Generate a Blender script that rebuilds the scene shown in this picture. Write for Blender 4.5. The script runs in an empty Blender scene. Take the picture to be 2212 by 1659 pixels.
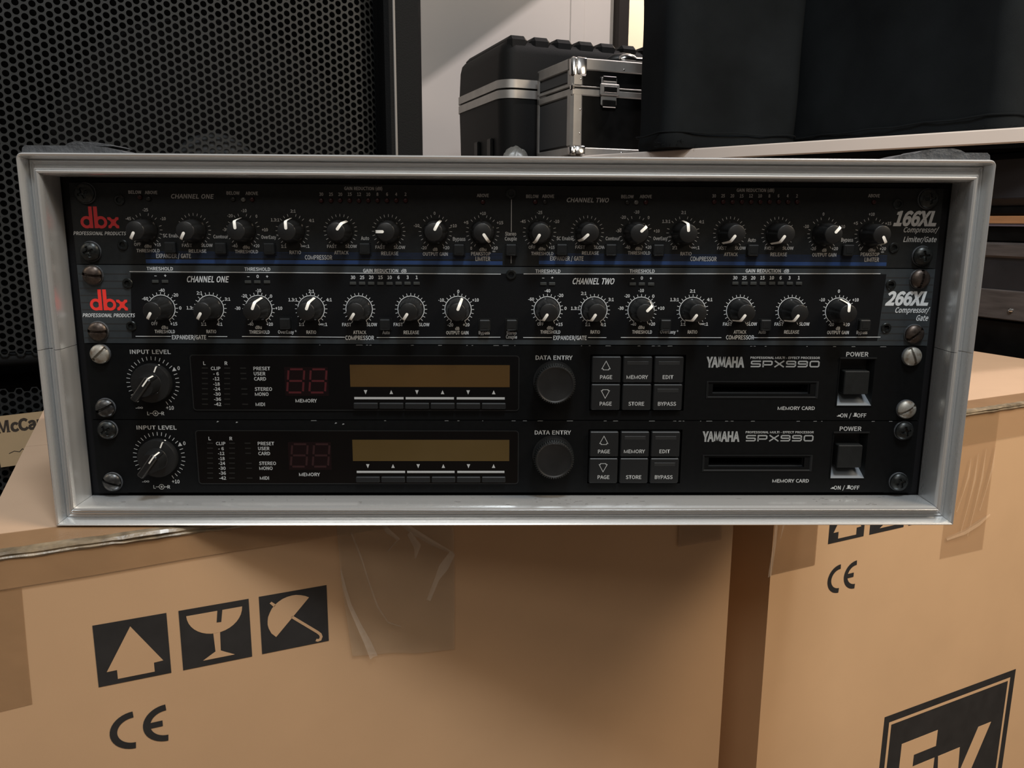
import bpy, math, random
from math import sin, cos, pi, radians
from mathutils import Vector, Matrix

# ------------------------------------------------------------------ camera, world, lights, exposure
FLOOR = 575.0                       # mm from the floor up to the underside of the lowest rack unit
def W(x, y, z): return Vector((x/1000, y/1000, (z+FLOOR)/1000))
def axis_matrix(p, y, r):
    return Matrix.Rotation(y, 3, 'Z') @ Matrix.Rotation(p, 3, 'X') @ Matrix.Rotation(r, 3, 'Y')
scene = bpy.context.scene
COL = scene.collection
cam_data = bpy.data.cameras.new('camera')
cam_data.sensor_width = 36.0
cam_data.lens = 36.0*1760/2212
cam_data.clip_start = 0.02
cam = bpy.data.objects.new('camera', cam_data); COL.objects.link(cam)
Rm = axis_matrix(-0.19939, -0.02000, -0.00620) @ Matrix.Rotation(pi/2, 3, 'X')
cam.matrix_world = Matrix.Translation(W(-7.97104, -461.83204, 158.54235)) @ Rm.to_4x4()
scene.camera = cam

world = bpy.data.worlds.new('room_light'); scene.world = world; world.use_nodes = True
world.node_tree.nodes['Background'].inputs[0].default_value = (1.0, .95, .90, 1)
world.node_tree.nodes['Background'].inputs[1].default_value = .20

def area(name, loc, target, sx, sy, power, color):
    d = bpy.data.lights.new(name, 'AREA'); d.shape = 'RECTANGLE'; d.size = sx; d.size_y = sy
    d.energy = power; d.color = color
    o = bpy.data.objects.new(name, d); COL.objects.link(o); o.location = loc
    o.rotation_euler = (target-loc).to_track_quat('-Z', 'Y').to_euler(); return o
area('ceiling_lamp', W(230, -840, 1780), W(0, 0, 90), .36, .3, 29, (.90, .96, 1.0))
area('added_soft_fill', W(-500, -2200, 1850), W(0, 0, 0), 1.2, .6, 16, (1.0, .94, .86))  # unseen fill added behind the camera to soften the shade
area('added_warm_fill', W(1100, -420, 1050), W(460, 260, -150), .6, .6, 21, (1.0, .82, .62))  # warm fill added out of view to brighten the right carton
area('added_wall_light', W(1300, 1300, 2300), W(100, 2150, 600), .06, .06, 46, (1.0, .90, .88))  # unseen light added to brighten the back wall beside the blocker's shade
area('doorway_lamp', W(900, 2900, 1500), W(560, 2800, 500), .4, .4, 17, (1.0, .82, .62))
scene.view_settings.view_transform = 'Standard'
scene.view_settings.look = 'None'
scene.view_settings.gamma = 1.0
scene.view_settings.use_curve_mapping = False
scene.view_settings.exposure = -0.12

# ------------------------------------------------------------------ materials
MATS = {}
def mat(name, color, rough=.5, metal=0., vary=0., vscale=60., bump=0., bscale=200., spec=.5,
        alpha=1., emit=None, color2=None, stretch=None, coat=0., thresh=None, rvary=0.):
    if name in MATS: return MATS[name]
    m = bpy.data.materials.new(name); m.use_nodes = True
    nt = m.node_tree; N = nt.nodes; L = nt.links; p = N['Principled BSDF']
    p.inputs['Base Color'].default_value = (*color, 1); p.inputs['Roughness'].default_value = rough
    p.inputs['Metallic'].default_value = metal; p.inputs['Specular IOR Level'].default_value = spec
    p.inputs['Alpha'].default_value = alpha; p.inputs['Coat Weight'].default_value = coat
    if emit: 
        p.inputs['Emission Color'].default_value = (*emit[:3], 1); p.inputs['Emission Strength'].default_value = emit[3]
    if vary or bump or color2 or rvary:
        g = N.new('ShaderNodeNewGeometry'); mp = N.new('ShaderNodeMapping'); L.new(g.outputs['Position'], mp.inputs[0])
        if stretch: mp.inputs['Scale'].default_value = stretch
    if vary or color2 or rvary:
        n = N.new('ShaderNodeTexNoise'); n.inputs['Scale'].default_value = vscale; n.inputs['Detail'].default_value = 5
        L.new(mp.outputs[0], n.inputs['Vector'])
        r = N.new('ShaderNodeValToRGB'); L.new(n.outputs['Fac'], r.inputs[0])
        lo, hi = thresh or (.3, .7)
        r.color_ramp.elements[0].position = lo; r.color_ramp.elements[1].position = hi
        c2 = color2 or tuple(min(1, c*(1+vary)) for c in color)
        c1 = color if color2 else tuple(c*(1-vary) for c in color)
        r.color_ramp.elements[0].color = (*c1, 1); r.color_ramp.elements[1].color = (*c2, 1)
        if vary or color2: L.new(r.outputs[0], p.inputs['Base Color'])
        if rvary:
            mr = N.new('ShaderNodeMapRange'); L.new(n.outputs['Fac'], mr.inputs[0])
            mr.inputs[3].default_value = rough-rvary; mr.inputs[4].default_value = rough+rvary
            L.new(mr.outputs[0], p.inputs['Roughness'])
    if bump:
        b = N.new('ShaderNodeTexNoise'); b.inputs['Scale'].default_value = bscale; b.inputs['Detail'].default_value = 4
        L.new(mp.outputs[0], b.inputs['Vector'])
        bn = N.new('ShaderNodeBump'); bn.inputs['Strength'].default_value = bump; bn.inputs['Distance'].default_value = .001
        L.new(b.outputs['Fac'], bn.inputs['Height']); L.new(bn.outputs[0], p.inputs['Normal'])
    MATS[name] = m; return m

alu_h = mat('aluminium_brushed_along', (.74, .755, .76), .25, .74, vary=.06, vscale=5, stretch=(.25, 18, 40), bump=.03, bscale=40, rvary=.08)
alu_v = mat('aluminium_brushed_upright', (.62, .63, .63), .28, .74, vary=.12, vscale=5, stretch=(40, 18, .3), bump=.03, bscale=40, rvary=.08)
alu_dull = mat('dull_aluminium', (.33, .32, .305), .42, .6, vary=.12, vscale=25)
alu_dirt = mat('dirty_aluminium', (.16, .15, .145), .5, .5, vary=.25, vscale=30)
chrome = mat('chrome', (.62, .61, .6), .16, 1., vary=.1, vscale=30)
black_shell = mat('black_laminate', (.008, .008, .009), .6, bump=.1, bscale=900, spec=.12)
panel_166 = mat('black_painted_steel', (.0085, .0095, .0098), .55, vary=.15, vscale=300, bump=.12, bscale=2500, spec=.18)
panel_266 = mat('charcoal_painted_steel', (.0245, .030, .034), .5, vary=.12, vscale=200, bump=.05, bscale=2500, spec=.3)
ink_black = mat('black_printed_area', (.0036, .0042, .0052), .5, bump=.1, bscale=2500, spec=.15)
panel_spx = mat('satin_black_steel', (.0030, .0034, .0038), .5, vary=.15, vscale=300, bump=.04, bscale=2500, spec=.1)
win_black = mat('gloss_black_window', (.0015, .0015, .0018), .07, spec=.3)
white_ink = mat('white_screen_print', (.56, .59, .61), .5)
grey_ink = mat('grey_screen_print', (.36, .36, .355), .5)
spx_ink = mat('light_grey_screen_print', (.36, .375, .38), .5)
spx_model = mat('silver_grey_print', (.25, .265, .27), .45)
red_dark = mat('dark_red_print', (.40, .014, .016), .5)
red_ink = mat('red_print', (.72, .03, .022), .5)
blue_ink = mat('blue_print', (.009, .042, .15), .5, color2=(.006, .022, .075), vscale=3, stretch=(.1, 1, 400))
groove_ink = mat('dark_groove', (.008, .009, .010), .6)
knob_black = mat('soft_black_plastic', (.008, .0085, .009), .4, vary=.25, vscale=120, bump=.03, bscale=900, spec=.35)
white_plastic = mat('white_plastic', (.86, .85, .80), .4)
button_black = mat('black_button_plastic', (.0085, .0095, .010), .4, bump=.03, bscale=1500, spec=.35)
key_black = mat('dark_grey_key_plastic', (.0078, .0088, .0098), .45, bump=.02, bscale=1500, spec=.3)
ramp_lit = mat('lit_recess_plastic', (.12, .135, .15), .5)  # recess plastic lightened to paint the light falling on its sloping floor
led_red = mat('unlit_red_lens', (.022, .0016, .002), .35, spec=.3)
film_faint = mat('thin_tape_crease', (.70, .50, .32), .3, alpha=.3)
key_lens = mat('key_light_lens', (.013, .0145, .0155), .4)
led_dim = mat('unlit_grey_lens', (.012, .012, .0115), .3, spec=.3)
led_clear = mat('unlit_pale_lens', (.09, .09, .085), .25)
led_box = mat('unlit_rectangular_lens', (.035, .038, .037), .35)
seg_red = mat('unlit_red_segments', (.05, .004, .007), .4)
seg_dim = mat('barely_visible_segments', (.016, .003, .004), .4)
seg_back = mat('smoked_red_window', (.007, .0035, .004), .15, spec=.2)
lcd_amber = mat('amber_display', (.052, .027, .007), .16, color2=(.066, .036, .010), vscale=9, coat=.3)
lcd_olive = mat('olive_display', (.050, .030, .006), .14, color2=(.075, .05, .018), vscale=9, coat=.4)
screw_black = mat('blackened_screw', (.016, .018, .018), .34, .6, vary=.5, vscale=700)
screw_brown = mat('worn_bronze_screw', (.055, .042, .035), .38, .7, vary=.5, vscale=400)
screw_dark = mat('dark_steel_screw', (.055, .055, .055), .35, .8, vary=.45, vscale=500)
screw_silver = mat('tarnished_silver_screw', (.30, .29, .26), .45, .5, color2=(.13, .085, .05), vscale=260, thresh=(.48, .72))
rubber = mat('grey_black_rubber', (.048, .052, .058), .6, vary=.4, vscale=150, bump=.6, bscale=500)
card = mat('kraft_cardboard', (.435, .28, .162), .88, vary=.035, vscale=14, bump=.05, bscale=2500, spec=.12)
card_lit = mat('lit_kraft_cardboard', (.56, .365, .21), .88, vary=.03, vscale=14, bump=.05, bscale=2500, spec=.12)  # same kraft made paler to paint in the right carton's stronger light
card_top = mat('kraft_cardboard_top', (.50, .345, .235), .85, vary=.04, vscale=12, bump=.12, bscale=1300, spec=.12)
card_edge = mat('cardboard_cut_edge', (.24, .15, .075), .8, vary=.35, vscale=90)
print_ink = mat('black_box_print', (.018, .017, .017), .7, vary=.2, vscale=60, spec=.3)
tape = mat('brown_packing_tape', (.36, .215, .11), .35, alpha=.5, vary=.1, vscale=25, bump=.4, bscale=60)
tape_clear = mat('clear_packing_tape', (.40, .31, .21), .28, alpha=.2, vary=.2, vscale=30, bump=1.0, bscale=90, coat=.2)
tape_faint = mat('faint_packing_tape', (.42, .25, .12), .35, alpha=.16, bump=.4, bscale=60)
film = mat('loose_plastic_film', (.66, .60, .52), .18, alpha=.22, bump=1., bscale=200, coat=.5)
fold_gloss = mat('taped_fold_edge', (.20, .155, .10), .38, vary=.45, vscale=110, bump=.6, bscale=180, coat=.12)
grille_m = mat('black_powder_coated_grille', (.0155, .017, .0175), .5, bump=.1, bscale=900, spec=.25)
cab_m = mat('black_textured_cabinet', (.0055, .006, .0066), .65, bump=.3, bscale=600, spec=.12)
cone_m = mat('speaker_cone_paper', (.006, .006, .0065), .9, spec=.08)
cap_m = mat('speaker_dust_cap', (.026, .028, .03), .7, spec=.2)
baffle_m = mat('black_foam_baffle', (.0025, .0025, .0025), .95, spec=.02)
edge_line = mat('grey_edge_highlight', (.22, .21, .20), .5)  # grey paints the light caught along the cabinet edge
label_m = mat('tan_paper_label', (.42, .30, .17), .7, vary=.05, vscale=30)
label_ink = mat('dark_brown_ink', (.035, .025, .018), .7)
wall_m = mat('white_painted_plaster', (.50, .465, .435), .85, vary=.02, vscale=4, bump=.15, bscale=60)
front_m = mat('dim_plaster', (.30, .28, .26), .9, vary=.05, vscale=4)
wall2_m = mat('cream_painted_plaster', (.76, .70, .62), .85, vary=.02, vscale=4)
floor_m = mat('grey_brown_floor', (.20, .155, .12), .6, vary=.2, vscale=6)
post_m = mat('dark_brown_door_frame', (.018, .014, .012), .5, spec=.25)
mould_m = mat('moulded_black_plastic', (.0065, .0068, .007), .6, bump=.3, bscale=900, spec=.14)
panel_grey = mat('dark_grey_case_laminate', (.038, .041, .045), .5, bump=.2, bscale=1200, spec=.3)
panel_blk = mat('black_case_laminate', (.004, .004, .004), .4, vary=.4, vscale=40, spec=.14)
cloth_m = mat('black_padded_fabric', (.0085, .0105, .0122), .9, vary=.35, vscale=7, bump=.5, bscale=1400, spec=.1)
table_m = mat('white_laminate_table', (.66, .60, .56), .5, vary=.03, vscale=8)
ply_m = mat('orange_brown_plywood', (.40, .20, .09), .6, vary=.15, vscale=20, stretch=(1, 1, 8))
lilac = mat('lilac_grey_edge', (.20, .19, .26), .5)
case_grey = mat('scuffed_dark_case', (.025, .024, .0265), .5, vary=.25, vscale=16, bump=.2, spec=.25)
band_m = mat('scuffed_dark_metal', (.11, .097, .094), .5, .3, vary=.3, vscale=18, stretch=(1, 1, 8))
bag_m = mat('grey_plastic_bag', (.15, .155, .15), .3, bump=1, bscale=60)

# ------------------------------------------------------------------ mesh helpers (all lengths in millimetres)
class M:
    def __init__(s): s.v = []; s.f = []; s.mi = []
    def add(s, vs, fs, mi=0):
        b = len(s.v); s.v += [tuple(p) for p in vs]; s.f += [tuple(i+b for i in f) for f in fs]; s.mi += [mi]*len(fs); return s
    def box(s, x0, x1, y0, y1, z0, z1, mi=0):
        return s.add([(x0,y0,z0),(x1,y0,z0),(x1,y1,z0),(x0,y1,z0),(x0,y0,z1),(x1,y0,z1),(x1,y1,z1),(x0,y1,z1)],
            [(0,3,2,1),(4,5,6,7),(0,1,5,4),(1,2,6,5),(2,3,7,6),(3,0,4,7)], mi)
    def cbox(s, x0, x1, y0, y1, z0, z1, c, mi=0):
        """box whose edges are all chamfered by c"""
        X=[(x0,x0+c),(x1,x1-c)]; Y=[(y0,y0+c),(y1,y1-c)]; Z=[(z0,z0+c),(z1,z1-c)]
        vs=[]; idx={}
        for i in (0,1):
            for j in (0,1):
                for k in (0,1):
                    for a,(p) in enumerate([(X[i][0],Y[j][1],Z[k][1]),(X[i][1],Y[j][0],Z[k][1]),(X[i][1],Y[j][1],Z[k][0])]):
                        idx[(i,j,k,a)]=len(vs); vs.append(p)
        fs=[]
        def q(*k): fs.append(tuple(idx[t] for t in k))
        q((0,0,0,0),(0,0,1,0),(0,1,1,0),(0,1,0,0)); q((1,0,0,0),(1,1,0,0),(1,1,1,0),(1,0,1,0))
        q((0,0,0,1),(1,0,0,1),(1,0,1,1),(0,0,1,1)); q((0,1,0,1),(0,1,1,1),(1,1,1,1),(1,1,0,1))
        q((0,0,0,2),(0,1,0,2),(1,1,0,2),(1,0,0,2)); q((0,0,1,2),(1,0,1,2),(1,1,1,2),(0,1,1,2))
        for i in (0,1):
            for j in (0,1):
                q((i,j,0,0),(i,j,0,1),(i,j,1,1),(i,j,1,0))
            for k in (0,1): q((i,0,k,0),(i,1,k,0),(i,1,k,2),(i,0,k,2))
        for j in (0,1):
            for k in (0,1): q((0,j,k,1),(1,j,k,1),(1,j,k,2),(0,j,k,2))
        for i in (0,1):
            for j in (0,1):
                for k in (0,1): q((i,j,k,0),(i,j,k,1),(i,j,k,2))
        return s.add(vs, fs, mi)
    def poly(s, pts, y, mi=0):
        """flat polygon in the x-z plane, facing -y"""
        n=len(pts); a=sum(pts[i][0]*pts[(i+1)%n][1]-pts[(i+1)%n][0]*pts[i][1] for i in range(n))
        if a < 0: pts = pts[::-1]
        return s.add([(x,y,z) for x,z in pts],[tuple(range(n))],mi)
    def prism(s, pts, y0, y1, mi=0):
        n=len(pts); a=sum(pts[i][0]*pts[(i+1)%n][1]-pts[(i+1)%n][0]*pts[i][1] for i in range(n))
        if a < 0: pts = pts[::-1]
        vs=[(x,y0,z) for x,z in pts]+[(x,y1,z) for x,z in pts]
        return s.add(vs,[tuple(range(n)),tuple(range(2*n-1,n-1,-1))]+[(i,n+i,n+(i+1)%n,(i+1)%n) for i in range(n)],mi)
    def lathe(s, cx, cz, prof, seg=32, rmod=None, mi=0):
        """prof: (radius, y) rows, turned about the y axis through (cx, cz); first row to last row"""
        vs=[];fs=[]
        for j,(r,y) in enumerate(prof):
            for i in range(seg):
                t=2*pi*i/seg; rr=r*(rmod(t,j) if rmod else 1)
                vs.append((cx+rr*sin(t), y, cz+rr*cos(t)))
        for j in range(len(prof)-1):
            for i in range(seg):
                k=(i+1)%seg; fs.append((j*seg+i,j*seg+k,(j+1)*seg+k,(j+1)*seg+i))
        fs.append(tuple(range(seg-1,-1,-1))); fs.append(tuple((len(prof)-1)*seg+i for i in range(seg)))
        return s.add(vs,fs,mi)
    def tube(s, pts, r, seg=10, mi=0):
        """round bar through 3-D points; r a number or one per point"""
        P=[Vector(p) for p in pts]; n=len(P); vs=[];fs=[]
        for i,p in enumerate(P):
            d=(P[min(i+1,n-1)]-P[max(i-1,0)]).normalized(); up=Vector((0,0,1)) if abs(d.z)<.9 else Vector((1,0,0))
            a=d.cross(up).normalized(); b=a.cross(d); rr=r[i] if isinstance(r,(list,tuple)) else r
            for k in range(seg):
                t=2*pi*k/seg; vs.append(p+(a*cos(t)+b*sin(t))*rr)
        for i in range(n-1):
            for k in range(seg):
                q=(k+1)%seg; fs.append((i*seg+k,i*seg+q,(i+1)*seg+q,(i+1)*seg+k))
        fs.append(tuple(range(seg-1,-1,-1))); fs.append(tuple((n-1)*seg+k for k in range(seg)))
        return s.add(vs,fs,mi)
    def ribbon(s, pts, w, y, mi=0, closed=False):
        """flat stroke of width w along x-z points"""
        n=len(pts); L=[];R=[]
        for i in range(n):
            p=Vector(pts[i]); a=Vector(pts[i-1]) if (i>0 or closed) else None; b=Vector(pts[(i+1)%n]) if (i<n-1 or closed) else None
            d1=(p-a).normalized() if a is not None else (b-p).normalized()
            d2=(b-p).normalized() if b is not None else d1
            t=(d1+d2); t=t.normalized() if t.length>1e-6 else d1
            nn=Vector((-t.y,t.x)); k=max(.5,nn.dot(Vector((-d1.y,d1.x))))
            L.append(p+nn*w/2/k); R.append(p-nn*w/2/k)
        vs=[(q.x,y,q.y) for q in L]+[(q.x,y,q.y) for q in R]
        rng=range(n if closed else n-1)
        return s.add(vs,[(n+i,n+(i+1)%n,(i+1)%n,i) for i in rng],mi)
    def xf(s, fn): s.v=[tuple(fn(*p)) for p in s.v]; return s
    def build(s, name, mats, parent=None, loc=None, sharp=35, rot=None):
        if not isinstance(mats,(list,tuple)): mats=[mats]
        me=bpy.data.meshes.new(name); me.from_pydata([(x/1000,y/1000,z/1000) for x,y,z in s.v],[],s.f)
        for m in mats: me.materials.append(m)
        if len(mats)>1: me.polygons.foreach_set('material_index', s.mi)
        me.polygons.foreach_set('use_smooth',[True]*len(me.polygons))
        me.set_sharp_from_angle(angle=radians(sharp)); me.update()
        return link(name, me, parent, loc, rot)
def link(name, me, parent=None, loc=None, rot=None):
    o=bpy.data.objects.new(name, me); COL.objects.link(o)
    if parent: o.parent=parent
    if loc is not None: o.location=loc
    if rot is not None: o.rotation_euler=rot
    return o
def mmv(x,y,z): return Vector((x/1000,y/1000,z/1000))
def copy_to(o, parent, loc=None, rot=None):
    c=o.copy(); COL.objects.link(c); c.parent=parent
    if loc is not None: c.location=loc
    if rot is not None: c.rotation_euler=rot
    return c
def thing(name, label, cat, loc, rotz=0, group=None):
    o=bpy.data.objects.new(name,None); COL.objects.link(o); o.location=loc; o.rotation_euler=(0,0,rotz)
    o.empty_display_size=.02; return tag(o,label,cat,group)
def tag(o, label, cat, group=None):
    o['label']=label; o['category']=cat
    if group: o['group']=group
    return o
def structure(o): o['kind']='structure'; return o

# ------------------------------------------------------------------ lettering: filled glyph outlines (advance, points, triangles)
CAP, CAP_HEAVY = 0.2642, 0.2757
GLYPHS = {
    '(': (118, '39 206 80 296 113 281 77 195 66 109 77 23 113 -64 80 -79 39 12 25 109', '000201000302090300090403080409080504080605070608'),
    ')': (118, '41 23 52 109 41 195 5 281 38 296 80 206 94 109 80 12 38 -78 5 -64', '030504020503020605010602010706000701090700090807'),
    '+': (194, '6 110 6 149 77 149 77 225 117 225 117 149 189 149 189 110 117 110 117 33 77 33 77 110', '0204030205040002010005020006050007060b07000a080b08070b0a0908'),
    '-': (121, '113 118 113 78 9 78 9 118', '020003020100'),
    '.': (97, '26 43 49 52 71 43 80 20 71 -4 49 -13 26 -4 18 20', '000201070200070302060307060403060504'),
    '/': (137, '142 286 33 -70 -6 -70 103 286', '020003020100'),
    '0': (194, '32 233 97 270 162 233 185 129 162 24 97 -13 32 24 10 129 126 206 97 227 69 206 56 129 69 51 97 31 126 51 139 129', '000201070a000a0900090200090802080302070b0a0f03080f0403060b07060c0b0e040f060d0c0d040e06040d060504'),
    '1': (194, '81 34 81 211 35 211 35 244 70 253 94 264 128 264 128 34 179 34 179 -8 23 -8 23 34', '0406050407060301040107040201030007010a000b0a07000a08070a0908'),
    '2': (194, '98 116 125 185 115 215 85 227 60 220 32 195 3 224 44 258 90 269 150 246 173 186 143 104 82 34 84 34 106 35 184 35 184 -8 8 -8 8 22', '070908060907060309030209020a09060403050406010a02010b0a000b01120b00120c0b0d0f0e0d100f0c100d12100c111012'),
    '3': (194, '25 62 56 38 90 30 122 41 134 69 119 101 55 115 55 151 112 166 125 195 116 218 90 227 64 221 36 200 9 232 48 260 91 269 150 251 174 198 160 153 128 132 128 138 165 117 183 68 156 9 93 -12 39 -1 0 29', '0f11100e110f0e0b110b0a110a12110d0c0e0c0b0e09120a0913120813090713080715131514130615070616150605160517160417050317040318171b01000218031b02011b18021a181b1a1918'),
    '4': (194, '0 63 0 94 110 264 157 264 157 104 191 104 191 63 157 63 157 -8 112 -8 112 63 112 199 113 214 124 214 116 199 105 180 54 104 112 104 112 175', '010302010c030c0d030d0403010b0c0e040d0f120e12040e010f0b0f120b01100f1104120111100104110105040106050006010a060009070a07060a090807'),
    '5': (194, '24 61 55 38 88 30 121 44 135 83 123 120 89 133 70 130 47 117 22 133 32 264 171 264 171 222 73 222 68 167 76 170 99 173 159 151 184 83 156 13 92 -12 39 -1 -1 28', '090d0a0d0b0a0d0c0b090e0d0f11100e110f09110e090611060511051211090706080709041205041312031304160100021303160201161302151316151413'),
    '6': (194, '42 235 114 269 152 261 186 236 157 205 135 223 117 227 76 206 62 149 74 158 108 167 166 145 187 79 163 13 105 -13 38 22 12 123 130 42 141 79 131 115 102 128 81 121 59 101 74 47 106 29', '000201000302000603060503050403100700070600100807090b0a080b09100b0810140b14130b130c0b1015140f1610161510120c130f1716110c12110d0c0f1817180d110f0d180e0d0f'),
    '7': (194, '10 222 10 264 185 264 185 236 126 125 109 -8 61 -8 81 127 130 222', '000201000302000803080403070408060407060504'),
    '8': (194, '24 112 56 138 56 133 32 157 20 196 43 248 99 268 156 247 177 193 164 153 143 128 143 133 172 108 186 61 162 9 98 -12 34 9 8 63 124 218 98 229 75 220 66 196 81 166 114 149 128 167 134 191 122 95 81 116 61 96 52 67 65 39 98 27 129 37 139 62', '050706041405141305130705131207120807041514190812031504031615190908180919170918031716020103011703170b090b0a09010b17000b01001b0b1b0c0b001c1b1a0c1b111c001a0d0c111d1c210d1a111e1d101e11200d21200e0d101f1e1f0e20100e1f0f0e10'),
    '9': (194, '37 52 61 34 80 30 118 51 133 108 121 99 86 89 29 112 7 178 31 244 89 269 157 236 183 139 153 23 83 -12 43 -4 9 20 64 215 53 178 63 142 92 129 114 136 137 158 122 211 89 228', '090b0a081109111809180b0918170b170c0b081211160c17071208071312150c1607141315040c040d0c140415070414060407060504030d04100100020d03100201100d02100e0d0f0e10'),
    ':': (97, '26 43 49 52 71 43 80 20 71 -4 49 -13 26 -4 18 20 26 184 49 194 71 184 80 161 71 138 49 128 26 138 18 161', '080a090f0a080f0b0a0f0c0b0e0c0f0e0d0c000201070200070302060307060403060504'),
    'A': (213, '130 264 222 -8 172 -8 147 71 64 71 39 -8 -9 -8 83 264 125 141 112 185 101 223 111 223 100 184 87 141 77 111 134 111', '060a070a00070a0b000b0100060c0a0c090a0c090b09010b080109060d0c0f0108060e0d06040e040f0e04030f03010f060504020103'),
    'B': (230, '112 264 180 249 208 195 196 155 170 135 170 141 206 122 222 75 192 12 118 -8 28 -8 28 264 148 165 159 190 147 215 106 224 75 224 75 155 105 155 159 45 174 76 159 105 112 115 75 115 75 33 112 33', '0a100b10000b100100100f010f0e010e02010a11100d020e0d03020c030d12030c0a17111712111703121705030504031706051716061615061507060a18171407151307141308071908130a19180a08190a0908'),
    'C': (223, '47 231 133 269 179 259 215 231 188 198 161 219 135 225 82 200 61 129 81 57 134 32 163 38 194 63 222 31 180 -2 131 -12 46 25 12 128', '0002010003021107000706000603000605030504031108071109081009110b0d0c100a090a0d0b100d0a100e0d0f0e10'),
    'D': (241, '101 264 195 229 228 129 196 28 102 -8 28 -8 28 264 158 59 179 129 158 199 95 223 75 223 75 34 95 34', '050b060b00060b01000b0a010a0901090201050c0b0802090803020703080d0307050d0c05030d050403'),
    'E': (206, '191 264 191 222 75 222 75 156 172 156 172 114 75 114 75 35 194 35 194 -8 28 -8 28 264', '0a020b02000b0201000a03020a06030604030605040a07060a08070a0908'),
    'F': (193, '191 264 191 222 75 222 75 150 173 150 173 108 75 108 75 -8 28 -8 28 264', '080209020009020100080302080603060403060504080706'),
    'G': (241, '48 231 137 269 186 258 223 231 196 198 168 219 140 225 83 200 61 129 82 58 140 32 163 35 178 43 178 99 123 99 123 141 223 141 223 21 185 -3 135 -12 47 25 12 128', '0002010003021507000706000603000605030504031508070e100f0e0d100d11101509081409150c110d140a090b110c0a110b14110a131114131211'),
    'H': (255, '75 264 75 157 180 157 180 264 227 264 227 -8 180 -8 180 114 75 114 75 -8 28 -8 28 264', '0a000b0a01000204030205040a08010802010807020705020a0908060507'),
    'I': (103, '75 264 75 -8 28 -8 28 264', '020003020100'),
    'J': (187, '36 63 59 37 79 32 104 42 114 79 114 264 161 264 161 74 143 13 84 -12 37 -1 1 37', '0406050407060307040308070b01000208030b02010a020b0a08020a0908'),
    'K': (226, '75 264 75 135 65 135 172 264 228 264 141 159 238 -8 184 -8 111 121 75 79 75 -8 28 -8 28 264', '0b000c0b02000201000204030205040208050806050b09020908020706080b0a09'),
    'L': (190, '75 264 75 35 187 35 187 -8 28 -8 28 264', '040005040100040201040302'),
    'M': (304, '20 0 61 0 61 264 20 264 238 0 279 0 279 264 238 264 135 0 164 0 51 264 22 264 135 0 164 0 277 264 248 264', '00010200020304050604060708090a080a0b0c0d0e0c0e0f'),
    'N': (253, '73 264 169 99 194 50 183 50 181 82 179 123 179 264 225 264 225 -8 180 -8 84 159 59 207 70 207 72 176 73 135 73 -8 28 -8 28 264', '100b110b00110b0c000c0100050706050807100d0b0d0a0b0d010c100e0d0a010d09010a100f0e040805090301030201030804090803'),
    'O': (260, '45 232 130 269 215 232 247 129 215 26 130 -13 45 26 12 129 179 200 130 224 81 200 61 129 81 58 130 32 179 58 198 129', '000201070a000a0900090200090802080302070b0a0f0308060b070f0403060c0b0e040f060d0c0d040e06040d060504'),
    'P': (222, '109 264 183 246 213 181 184 115 111 95 75 95 75 -8 28 -8 28 264 150 147 164 181 150 213 104 223 75 223 75 136 105 136', '070d080d00080d01000d0c010c0b010b0201070e0d0a020b0a030209030a0f030907050e050f0e05030f050403070605'),
    'Q': (260, '179 200 130 224 81 200 61 129 81 56 130 31 179 56 198 129 40 33 12 129 45 232 130 269 215 232 247 129 221 34 161 -4 178 -22 212 -30 226 -29 244 -25 254 -64 231 -70 208 -72 145 -54 109 -9', '0a0c0b09020a02010a010c0a01000c000d0c090302070d00070e0d080309080403060e07080504050e06050f0e180508180f0518100f171018171110121413111412171411161417161514'),
    'R': (222, '151 154 165 185 152 214 110 223 75 223 75 142 110 142 75 101 75 -8 28 -8 28 264 116 264 185 247 213 185 196 132 158 110 226 -8 172 -8 109 101', '09040a040b0a040c0b04030c03020c020d0c090504010d02010e0d000e01060e00090705070605070e06070f0e07120f12100f090807111012'),
    'S': (209, '35 66 71 39 107 32 141 42 152 66 142 89 114 105 77 121 40 145 21 194 46 248 109 269 155 259 196 231 170 199 139 219 110 225 80 217 70 196 81 173 108 159 144 144 185 117 202 68 176 11 107 -12 53 -1 6 32', '0a0c0b0a0d0c09110a11100a100d0a100f0d0f0e0d0912110913120813090814130815140715080716150616070617160517060417050418171b01000318040218031b02011a021b1a18021a1918'),
    'T': (210, '3 222 3 264 206 264 206 222 129 222 129 -8 81 -8 81 222', '000201000302070300060407040307060504'),
    'U': (252, '27 264 74 264 74 106 90 47 126 32 163 47 180 106 180 264 226 264 226 105 198 14 126 -13 55 14 27 105', '0d01000d02010608070609080509060d03020c030d050a09040a050c04030c0a040c0b0a'),
    'V': (201, '40 264 83 120 95 77 106 40 97 40 108 77 120 120 163 264 212 264 125 -8 77 -8 -10 264', '0a000b0a01000608070609080a02010509060a04020403020409050a0904'),
    'W': (307, '49 264 77 118 84 77 91 41 80 41 88 77 97 119 134 264 175 264 212 119 222 77 229 41 219 41 225 77 232 118 261 264 307 264 251 -8 200 -8 160 153 153 183 148 206 159 206 154 183 147 153 108 -8 57 -8 0 264', '1a001b1a01000608070615081516081609080e100f0e1110061415170916061814181314181317130917120913061918051906120a091a02010d110e120c0a0c0b0a0403050319051a03020c110d1a190312110c'),
    'X': (201, '-2 264 51 264 88 195 98 177 106 161 99 161 106 177 115 195 151 264 203 264 128 131 208 -8 155 -8 115 66 104 86 95 103 102 103 94 86 84 66 45 -8 -7 -8 72 133', '150100150201070908070a09150302060a07150503050403050a06150a05140f150f0a150f100a100b0a14110f110e0f110e100e0b101412110d0b0e1413120c0b0d'),
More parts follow.
